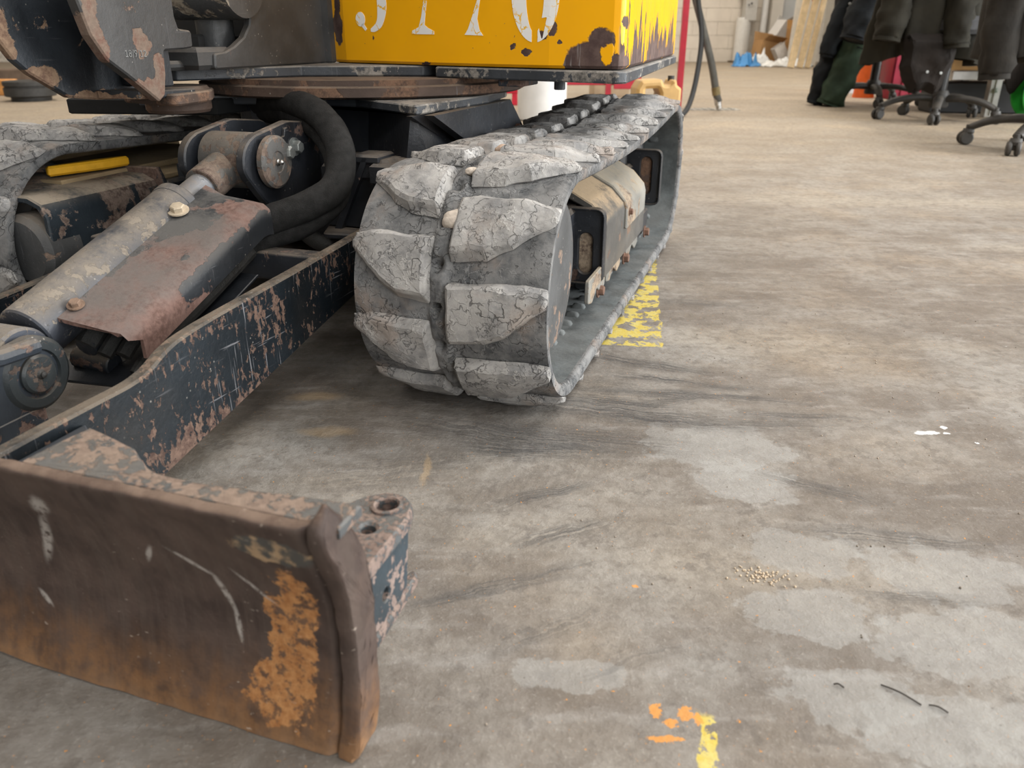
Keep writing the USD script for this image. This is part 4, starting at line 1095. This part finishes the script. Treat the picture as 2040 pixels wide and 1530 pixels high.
# by the back wall
wd = thing('water_dispenser', 'slim white water dispenser column with a grey tap panel, against the block wall', 'water dispenser', (3.68, 13.70, 0))
obj('base_column', lathe([(.0, .0), (.125, .0), (.13, .01), (.115, .03), (.115, .62), (.10, .66), (.0, .66)], n=32), plain('dispenser_white', (.66, .65, .62), .4, .04), wd)
obj('tap_panel', bx(-.02, .16, -.11, .1, .60, .98, .02), plain('dispenser_grey', (.50, .49, .46), .5, .06), wd)
obj('head', bx(-.08, .15, -.15, .12, .98, 1.20, .03), '/World/Looks/dispenser_white', wd)
obj('tap', [rod((.06, -.11, .86), (.06, -.15, .86), .012, 12), rod((.02, -.11, .84), (.02, -.14, .84), .01, 12)], plain('tap_dark', (.08, .075, .07)), wd)
obj('foot', bx(-.16, .10, -.14, .12, 0, .03, .004), plain('foot_dark', (.12, .09, .06)), wd)
pw = obj('pipe_riser', rod((4.02, 13.78, 0), (4.02, 13.78, 3.2), .05, 16), plastic_white, label='pale grey pipe running up the block wall right of the dispenser', cat='pipe')


def carton(lab, loc, size, rz, mat, tilt=0, flaps=True, tiltx=0):
    t = thing('cardboard_box', lab, 'box', loc, rz)
    R = trimesh.transformations.rotation_matrix(math.radians(tilt), (0, 1, 0), (0, 0, 0)) @ trimesh.transformations.rotation_matrix(math.radians(tiltx), (1, 0, 0), (0, 0, 0))
    a, b, h = size[0] / 2, size[1] / 2, size[2]
    wall_t = .006
    pcs = [bx(-a, a, -b, -b + wall_t, 0, h, .001), bx(-a, a, b - wall_t, b, 0, h, .001), bx(-a, -a + wall_t, -b, b, 0, h, .001), bx(a - wall_t, a, -b, b, 0, h, .001), bx(-a, a, -b, b, 0, .006, .001)]
    whole = cat_m(pcs).apply_transform(R)
    dz = -whole.vertices[:, 2].min()
    R2 = trimesh.transformations.translation_matrix((0, 0, dz)) @ R
    obj('body', cat_m(pcs).apply_transform(R2), mat, t, smooth=False)
    if flaps:
        for i, (sgn, w) in enumerate([(-1, .55), (1, .5)]):
            f = bx(-a, a, 0, b * .9, -.003, .003, .001)
            f.apply_transform(trimesh.transformations.rotation_matrix(math.radians(35 + 40 * i), (1, 0, 0), (0, 0, 0)))
            if sgn < 0:
                v = f.vertices * np.array([1, -1, 1]); f = tm(v, f.faces[:, ::-1])
            f.apply_translation((0, sgn * b, h)); obj('flap', f.apply_transform(R2), mat, t, smooth=False)
    return t


kraft = plain('kraft_card', (.36, .205, .085), .85, .1, 6, .1)
kraft2 = plain('orange_kraft_card', (.42, .225, .075), .85, .1, 6, .1)
whitecard = plain('white_card', (.60, .58, .56), .8, .05, 6, .1)
carton('open brown cardboard box, leftmost of the heap by the back wall', (3.80, 12.80, 0.0), (.32, .28, .30), 14, kraft, 8)
carton('tall brown cardboard box standing beside the leaning planks', (4.22, 12.66, 0.0), (.28, .26, .50), -5, kraft2)
carton('white cardboard box tipped on top of the heap by the back wall', (4.06, 13.16, .25), (.25, .22, .28), 25, whitecard, 38, True)
carton('small printed white carton lying tilted in the middle of the heap', (3.98, 12.38, .0), (.17, .12, .26), 10, plain('printed_card', (.50, .46, .42), .8, .12, 12), -32, False)
carton('squat brown carton under the tipped white box', (4.08, 13.16, 0.0), (.32, .26, .24), 0, kraft, 0, False)


def crumple(name, lab, loc, size, mat, seed):
    u, vv = np.meshgrid(np.linspace(-1, 1, 34), np.linspace(-1, 1, 26))
    q = np.c_[u.ravel() * 2.1, vv.ravel() * 2.1, np.full(u.size, seed * 1.7)]
    n = meshkit.fbm(q * 1.5, 4, seed)
    ed = np.clip(1.15 - np.maximum(np.abs(u), np.abs(vv)).ravel() ** 3, .02, 1)
    V = np.c_[u.ravel() * size[0] * (.75 + .5 * meshkit.fbm(q, 2, seed + 5)), vv.ravel() * size[1] * (.75 + .5 * meshkit.fbm(q, 2, seed + 6)), size[2] * np.abs(n - .3) * 2.2 * ed + .004]
    top = quads(np.arange(34 * 26).reshape(26, 34))
    B = V.copy(); B[:, 2] = np.maximum(B[:, 2] - .006, 0.0005)
    N = len(V)
    m = tm(np.vstack([V, B]), np.vstack([top, top[:, ::-1] + N]))
    m.apply_translation(loc)
    return obj(name, m, mat, smooth=60, label=lab, cat='plastic bag')


crumple('plastic_bag', 'crumpled white plastic sacks on the floor in front of the boxes', (3.86, 11.9, 0), (.33, .13, .15), plain('white_film', (.70, .70, .68), .5, .1, 9), 3)
crumple('plastic_bag', 'second crumpled white plastic sack, under the brown box heap', (3.50, 12.26, 0), (.22, .08, .22), '/World/Looks/white_film', 11)
crumple('blue_sheet', 'crumpled blue plastic sheet left of the white sacks by the wall', (3.30, 12.0, 0), (.17, .13, .20), plain('blue_film', (.05, .22, .48), .5, .1, 9), 7)
wood = plain('planed_timber', (.58, .44, .26), .7, .15, 14, .2)
for i, (x0, x1, w, lab) in enumerate([(3.71, 4.16, .085, 'pale timber plank, leftmost of those leaning by the grey column'), (3.83, 4.29, .075, 'middle timber plank leaning by the grey column'), (3.93, 4.41, .06, 'rightmost timber plank, next to the grey column')]):
    t = thing('timber_plank', lab, 'plank', (x0, 11.25, 0))
    d = np.array([x1 - x0, .45, 2.6]); L = np.linalg.norm(d)
    m = bx(-w / 2, w / 2, -.02, .02, .012, L, .003)
    m.apply_transform(trimesh.geometry.align_vectors([0, 0, 1], d / L)); m.apply_translation((0, 0, .003 - m.vertices[:, 2].min()))
    obj('board', m, wood, t)
pb = thing('white_panel', 'white board with a red stripe leaning behind the planks', 'board', (4.08, 12.22, 0))
m = bx(-.12, .30, -.01, .01, 0, 2.4, .002).apply_transform(trimesh.transformations.rotation_matrix(math.radians(4), (0, 1, 0)) @ trimesh.transformations.rotation_matrix(math.radians(-6), (1, 0, 0)))
m.apply_translation((0, 0, -m.vertices[:, 2].min()))
obj('sheet', m, plain('panel_white', (.66, .62, .55), .6, .05), pb)
obj('stripe', bx(.155, .175, -.09, -.08, .84, .98, .001).apply_translation((.0, .165 + .0, 0)), plain('stripe_red', (.5, .05, .03)), pb)

# --- swivel chairs
def make_chair(lab, loc, rz, first=None):
    t = thing('swivel_chair', lab, 'chair', loc, rz, None)
    if first is not None:
        t.GetReferences().AddInternalReference(first.GetPath()); t.SetInstanceable(True)
        return t
    cm = plain('chair_plastic', (.032, .030, .027), .55, .3, 25, .3, dust=(.12, .10, .08), dusty=.35)
    obj('hub', lathe([(.0, .065), (.045, .065), (.05, .075), (.046, .13), (.036, .15), (.0, .15)], n=24), cm, t)
    obj('gas_column', lathe([(.0, .14), (.028, .14), (.028, .30), (.018, .302), (.018, .42), (.0, .42)], n=20), plain('column_black', (.012, .012, .012), .35), t)
    for k in range(5):
        a = 2 * math.pi * k / 5
        d = np.array([math.cos(a), math.sin(a), 0])
        pts = catmull([d * .035 + [0, 0, .110], d * .12 + [0, 0, .113], d * .21 + [0, 0, .100], d * .28 + [0, 0, .070]], 5)
        obj('base_arm', tube(pts, [.026, .024, .022, .019], 10, squash=.75), cm, t, smooth=50)
        c_ = obj('caster', [rod(d * .285 + [0, 0, .02], d * .285 + [0, 0, .080], .012, 10), lathe([(.012, -.012), (.020, -.012), (.024, 0), (.020, .012), (.012, .012)], tuple(d * .285 + [0, 0, .052]), 'z', 12)], cm, t)
        for sg in (-1, 1):
            e = np.array([-math.sin(a + .5), math.cos(a + .5), 0])
            p = d * .292 + [0, 0, .0275]
            obj('wheel', rod(p + e * sg * .006, p + e * sg * .024, .0275, 18, .25), cm, c_)
    fab = plain('chair_fabric', (.03, .03, .032), .9, .2, 60, .4)
    obj('seat', plate(rnd([(-.23, -.23), (.23, -.23), (.24, .21), (-.24, .21)], .07), .42, .50, 'z', .02), fab, t)
    obj('backrest', plate(rnd([(-.21, .52), (.21, .52), (.20, .98), (-.20, .98)], .08), .20, .25, 'y', .015), fab, t)
    obj('back_stem', tube(catmull([(0, .05, .41), (0, .20, .40), (0, .27, .46), (0, .255, .60)], 5), .018, 10), '/World/Looks/column_black', t)
    return t


ch = make_chair('black swivel chair with five casters, middle one, under the olive jacket', (2.26, 4.40, 0), 26)
make_chair('black swivel chair at the right edge, nearest, its base half out of view', (2.12, 3.22, 0), 72, ch)
make_chair('black swivel chair farthest back, behind the green waterproof trousers', (2.34, 5.42, 0), 40, ch)


# --- work jackets hung over the chairs
def garment(lab, loc, wid, dep, ztop, zhem, mat, seed, rz=0, flare=1.25, hemwave=.03, point=None, cat='jacket', name='work_jacket', folds=5):
    t = thing(name, lab, cat, loc, rz)
    na, nz_ = 72, 34
    a = np.linspace(0, 2 * np.pi, na, endpoint=False)
    V = []
    for thick in (0, .012):
        for i in range(nz_):
            k = i / (nz_ - 1)
            hem = zhem + hemwave * np.sin(2 * a + seed) + (0 if point is None else -point[1] * np.exp(-((a - point[0] + np.pi) % (2 * np.pi) - np.pi) ** 2 / .10))
            z = ztop + (hem - ztop) * k
            f = 1 + (flare - 1) * k
            fold = 1.5 * (.09 * np.sin(folds * a + seed + 1.5 * k) + .05 * np.sin((folds * 2 + 1) * a + 2 * seed - 2 * k)) * (.25 + .75 * k)
            rr = f * (1 + fold)
            x, y = np.cos(a), np.sin(a)
            sx = np.sign(x) * np.abs(x) ** .8 * (wid / 2 * rr - thick); sy_ = np.sign(y) * np.abs(y) ** .8 * (dep / 2 * rr - thick)
            P = np.c_[sx, sy_, z]
            P[:, :2] *= (1 + .16 * (meshkit.fbm(P * 7 + seed, 4, seed) - .5))[:, None]
            V.append(P)
    V = np.vstack(V)
    i0 = np.arange(nz_ * na).reshape(nz_, na); g1 = np.c_[i0, i0[:, :1]]
    N = nz_ * na
    F = [quads(g1), quads(g1)[:, ::-1] + N]
    last = np.arange(na) + (nz_ - 1) * na; nx = np.roll(last, -1)
    F += [np.c_[last, last + N, nx], np.c_[nx, last + N, nx + N]]
    V = np.vstack([V, [[0, 0, ztop + .02]]]); top = np.arange(na); F.append(np.c_[top, np.roll(top, -1), np.full(na, len(V) - 1)][:, ::-1])
    m = tm(V, np.vstack(F)); m.fix_normals()
    obj('body', m, mat, t, smooth=70)
    return t


def sleeve(t, pts, r, mat, seed, nm='sleeve'):
    p = catmull(pts, 7)
    m = tube(p, r, 26, wob=.36, seed=seed)
    s = obj(nm, m, mat, t, smooth=70)
    d = p[-1] - p[-2]; d /= np.linalg.norm(d)
    rr = (r[-1] if np.ndim(r) else r)
    cuff = lathe([(rr * .80, -.004), (rr * 1.00, -.006), (rr * 1.02, .012), (rr * .86, .014), (rr * .80, .0), (rr * .78, -.03)], n=22)
    cuff.apply_transform(trimesh.geometry.align_vectors([0, 0, 1], d)); cuff.apply_translation(p[-1])
    obj('cuff', cuff, mat, s, smooth=60)
    hole = lathe([(0, 0), (rr * .8, 0), (rr * .8, .002), (0, .002)], n=22)
    hole.apply_transform(trimesh.geometry.align_vectors([0, 0, 1], d)); hole.apply_translation(p[-1] + d * .004)
    obj('cuff_lining', hole, rubberdark_m, s)


def snaps(t, pts):
    for p in pts:
        obj('snap_button', lathe([(.0, -.005), (.0065, -.005), (.0065, .003), (.004, .005), (.0, .005)], p, 'y', 14).apply_transform(np.eye(4)), zinc_m, t)


def cloth(name, c, v=.35):
    return plain(name, c, .85, v, 7, .5, .004, spec=.2, dust=mul(c, 1.8), dusty=.3)


navy, olive, brownb, charc, green = cloth('navy_cloth', (0.0099, 0.0118, 0.0136)), cloth('olive_cloth', (0.0186, 0.0167, 0.0118)), cloth('brown_black_cloth', (0.0136, 0.0105, 0.0087)), cloth('charcoal_cloth', (0.0223, 0.0198, 0.0167)), cloth('green_oilskin', (.026, .042, .026))
j1 = garment('navy work jacket on the farthest chair, its hanging sleeve above green trousers', (2.36, 5.32, 0), .36, .26, 1.02, .33, navy, 2, 5)
sleeve(j1, [(-.20, -.08, .86), (-.24, -.12, .68), (-.30, -.16, .50), (-.33, -.17, .395)], [.06, .085, .085, .08], navy, 4)
sleeve(j1, [(-.20, .04, .9), (-.28, .04, .65), (-.36, .04, .42), (-.38, .04, .30)], [.06, .06, .055, .045], navy, 14)
snaps(j1, [(-.375, -.14, .585), (-.22, -.20, .62)])
j2 = garment('olive brown work jacket with snap buttons hung over the middle chair', (2.10, 4.36, 0), .46, .26, 1.02, .30, olive, 5, -6, 1.18, .03, folds=6)
sleeve(j2, [(.14, -.10, .92), (.10, -.16, .70), (.08, -.18, .52), (.085, -.19, .37)], [.05, .068, .066, .058], olive, 8)
sleeve(j2, [(-.18, -.08, .92), (-.21, -.13, .70), (-.22, -.15, .52), (-.235, -.16, .40)], [.05, .072, .07, .064], olive, 28)
fl = obj('hood_flap', rough(plate(rnd([(-.15, .42), (-.145, .27), (-.115, .20), (-.075, .145), (-.02, .172), (.035, .135), (.07, .19), (.10, .30), (.10, .42)], .02), -.20, -.11, 'y', .035), .014, 14, 4, .025), brownb, j2, smooth=70)
snaps(j2, [(-.055, -.255, .60), (-.03, -.208, .250), (.035, -.208, .245), (.03, -.27, .61)])
j3 = garment('brown black work jacket with a pointed front hem, right of the olive jacket', (2.66, 4.42, 0), .44, .22, 1.05, .36, brownb, 9, 4, 1.12, .03, (-1.9, .20), folds=6)
sleeve(j3, [(-.20, -.05, .95), (-.22, -.08, .70), (-.20, -.10, .45), (-.18, -.06, .34)], [.06, .08, .07, .06], brownb, 6)
snaps(j3, [(-.12, -.19, .46), (.0, -.20, .455), (-.06, -.18, .26), (.13, -.20, .60), (-.16, -.17, .34)])
j4 = garment('charcoal work jacket at the right edge, its sleeve cuff hanging open', (1.905, 3.27, 0), .40, .17, 1.05, .335, charc, 13, 72, 1.12, .02)
sleeve(j4, [(-.15, .06, .95), (-.18, .08, .72), (-.20, .08, .46), (-.21, .07, .28)], [.05, .065, .062, .052], charc, 17)
tr = thing('waterproof_trousers', 'dark green waterproof trousers hanging down to the floor by the farthest chair', 'trousers', (2.03, 5.28, 0))
sleeve(tr, [(.16, .06, .46), (.11, .03, .34), (.04, .0, .17), (-.01, 0, .018)], [.07, .095, .085, .078], green, 21, 'leg')
sleeve(tr, [(.08, .14, .46), (.03, .12, .34), (-.03, .10, .17), (-.07, .09, .02)], [.07, .075, .07, .05], navy, 23, 'leg')

# --- between and behind the chairs
rb = thing('red_bucket', 'small red plastic bucket behind the farthest chair', 'bucket', (2.68, 6.6, 0))
obj('pail', lathe([(.0, .155), (.085, .155), (.10, .17), (.125, .36), (.132, .365), (.132, .375), (.118, .375), (.092, .18), (.0, .178)], n=30), plain('bucket_red', (.60, .03, .015), .4, .1), rb)
obj('stand', lathe([(.0, .0), (.11, .0), (.11, .03), (.10, .155), (.0, .155)], n=30), plain('tub_white', (.6, .6, .62), .5, .05), rb)
cn = thing('traffic_cone', 'orange traffic cone with a white band behind the farthest chair', 'traffic cone', (2.55, 6.05, 0), 3)
obj('cone', lathe([(.0, .0), (.075, .0), (.07, .03), (.055, .30), (.0, .30)], n=28), plain('cone_orange', (.80, .13, .015), .5, .08), cn)
obj('band', lathe([(.0, .29), (.056, .29), (.043, .43), (.0, .43)], n=28), plastic_white, cn)
cr = thing('crate', 'crimson plastic crate on the floor between the far and middle chairs', 'crate', (2.80, 5.95, 0), -4)
crm = plain('crate_crimson', (.26, .008, .03), .45, .15)
obj('tub', [bx(-.15, .15, -.12, .12, 0, .012), bx(-.15, .15, -.12, -.108, 0, .30), bx(-.15, .15, .108, .12, 0, .30), bx(-.15, -.138, -.12, .12, 0, .30), bx(.138, .15, -.12, .12, 0, .30)], crm, cr)
for k in range(5):
    obj('rib', bx(-.14 + .065 * k, -.122 + .065 * k, -.128, -.12, .01, .29, .002), crm, cr)
sl = thing('crimson_tray', 'low crimson tray lying on the floor behind the middle chair', 'tray', (3.02, 5.35, 0))
obj('tray', [bx(-.3, .25, -.08, .08, 0, .012, .003), bx(-.3, .25, -.08, -.07, 0, .035, .003), bx(-.3, .25, .07, .08, 0, .035, .003)], crm, sl)
bn = thing('work_stand', 'low aluminium profile stand with a wooden top behind the jackets', 'stand', (2.62, 4.62, 0), -8)
alu = plain('aluminium_profile', (.52, .50, .47), .45, .1, 20, .1, metallic=.35)
for (x, y) in [(.0, -.06), (.62, -.06), (.0, .40), (.62, .40)]:
    obj('leg', [bx(x, x + .055, y, y + .055, 0, .235, .003), bx(x + .024, x + .031, y - .004, y, .01, .22, .001)], alu, bn)
obj('rail', bx(-.20, .70, -.045, .0, .19, .235, .003), alu, bn)
obj('rail', bx(-.02, .70, .40, .455, .19, .235, .003), alu, bn)
obj('wooden_top', bx(-.22, .72, -.05, .46, .24, .32, .004), plain('orange_ply', (.40, .22, .07), .7, .15), bn)
obj('corner_bolt', hexbolt((.028, -.064, .14), (0, -1, 0), .009, .006), steel_m, bn)
bc = thing('black_toolbox', 'black toolbox on the floor under the aluminium stand', 'toolbox', (2.72, 4.86, 0), -8)
obj('body', bx(-.28, .22, -.09, .12, .0, .17, .008), plain('toolbox_black', (.012, .012, .013), .5), bc)
obj('handle', tube(catmull([(-.1, 0, .165), (-.09, 0, .186), (.05, 0, .186), (.06, 0, .165)], 5), .008, 8), '/World/Looks/toolbox_black', bc)
rl = thing('cable_reel', 'bright green cable reel with a white hub sticker at the right edge', 'cable reel', (2.745, 4.27, 0), -6)
grn = plain('reel_green', (.02, .30, .03), .4, .08)
for y0 in (-.07, .06):
    obj('flange', lathe([(.03, y0), (.148, y0), (.152, y0 + .005), (.148, y0 + .010), (.03, y0 + .010)], (0, 0, .153), 'y', 48), grn, rl)
obj('cable_drum', lathe([(.02, -.06), (.095, -.06), (.095, .06), (.02, .06)], (0, 0, .153), 'y', 32), plain('cable_black', (.02, .02, .02)), rl)
obj('hub', lathe([(.0, -.085), (.06, -.085), (.06, -.07), (.0, -.07)], (0, 0, .153), 'y', 32), plain('hub_black', (.015, .015, .015)), rl)
obj('sticker', lathe([(.0, -.074), (.022, -.074), (.022, -.071), (.0, -.071)], (-.085, 0, .075), 'y', 24), plastic_white, rl)
tb = thing('teal_strap', 'teal webbing strap hanging beside the cable reel', 'strap', (2.60, 4.12, 0))
sp_ = catmull([(.10, .03, .46), (.06, 0, .42), (.02, 0, .34), (-.02, 0, .24), (-.04, .01, .16)], 8)
obj('webbing', tube(sp_, .03, 12, squash=.25), plain('teal_web', (.01, .10, .15), .7, .15, 30), tb, smooth=60)
obj('buckle', bx(.0, .09, -.02, -.005, .30, .315, .003), steel_m, tb)

# far left, past the boom
wl = thing('rubber_foot_disc', 'black stepped rubber disc lying on the floor at the far left', 'rubber disc', (-3.32, 5.75, 0))
obj('disc', lathe([(.0, .03), (.15, .03), (.16, .035), (.16, .085), (.15, .09), (.15, .095), (.158, .10), (.158, .125), (.15, .13), (.0, .13)], n=40), pipe_m, wl)
obj('foot', lathe([(.0, .0), (.12, .0), (.125, .01), (.125, .03), (.0, .03)], n=32), pipe_m, wl)
obj('stem', [rod((.05, 0, .128), (.09, 0, .22), .018, 12), bx(.07, .30, -.02, .02, .17, .20, .004)], rustbolt_m, wl)
bm_ = obj('steel_beam', bx(-4.4, -3.3, 6.9, 7.05, 0, .16, .01), plain('beam_brown', (.15, .105, .075), .7, .25, 12), label='dirty brown steel beam on the floor at the far left edge', cat='beam')
og = thing('orange_box', 'small orange box on the floor at the left edge behind the disc', 'box', (-3.85, 6.3, 0))
obj('body', bx(-.09, .09, -.08, .08, 0, .11, .006), plain('box_orange', (.55, .25, .07)), og)

# twigs and crumbs on the floor
tw = plain('twig_dark', (.05, .042, .035), .8)
for i, (x, y, a, L, lab) in enumerate([(.2700, .4085, -.75, .0135, 'dark twig on the pale repair patch, longest of three, lower right'), (.2300, .4165, -.5, .0035, 'tiny dark chip left of the long twig on the floor'), (.2900, .396, -.6, .006, 'short dark twig right of the longest one')]):
    d = np.array([math.cos(a), math.sin(a)]) * L
    obj('twig', tube(catmull([(x - d[0], y - d[1], .0012), (x, y + .0012, .002), (x + d[0], y + d[1], .0012)], 4), .0006, 6), tw, label=lab, cat='twig')
rng = np.random.default_rng(4)
crumbs = []
for k in range(90):
    x, y = rng.normal(.2105, .011), rng.normal(.5388, .007)
    r = rng.uniform(.0004, .0012)
    s_t = trimesh.creation.icosphere(subdivisions=1, radius=r); s_t.apply_translation((x, y, r * .6)); crumbs.append(s_t)
obj('gravel', crumbs, plain('crumb_tan', (.50, .40, .29), .9), label='little heap of tan gravel crumbs on the open floor', cat='gravel', kind='stuff')
bits = []
for k in range(220):
    x, y = rng.uniform(-.25, .75), rng.uniform(.38, 1.4)
    if -1.25 < x * cy - y * sy < -.15 and x * sy + y * cy > .24:
        continue
    r = rng.uniform(.0004, .0011)
    s_t = trimesh.creation.icosphere(subdivisions=1, radius=r); s_t.apply_translation((x, y, r * .6)); bits.append(s_t)
obj('grit', bits, plain('grit_mixed', (.30, .25, .20), .9, .5, 3), label='loose grit scattered over the concrete floor', cat='grit', kind='stuff')
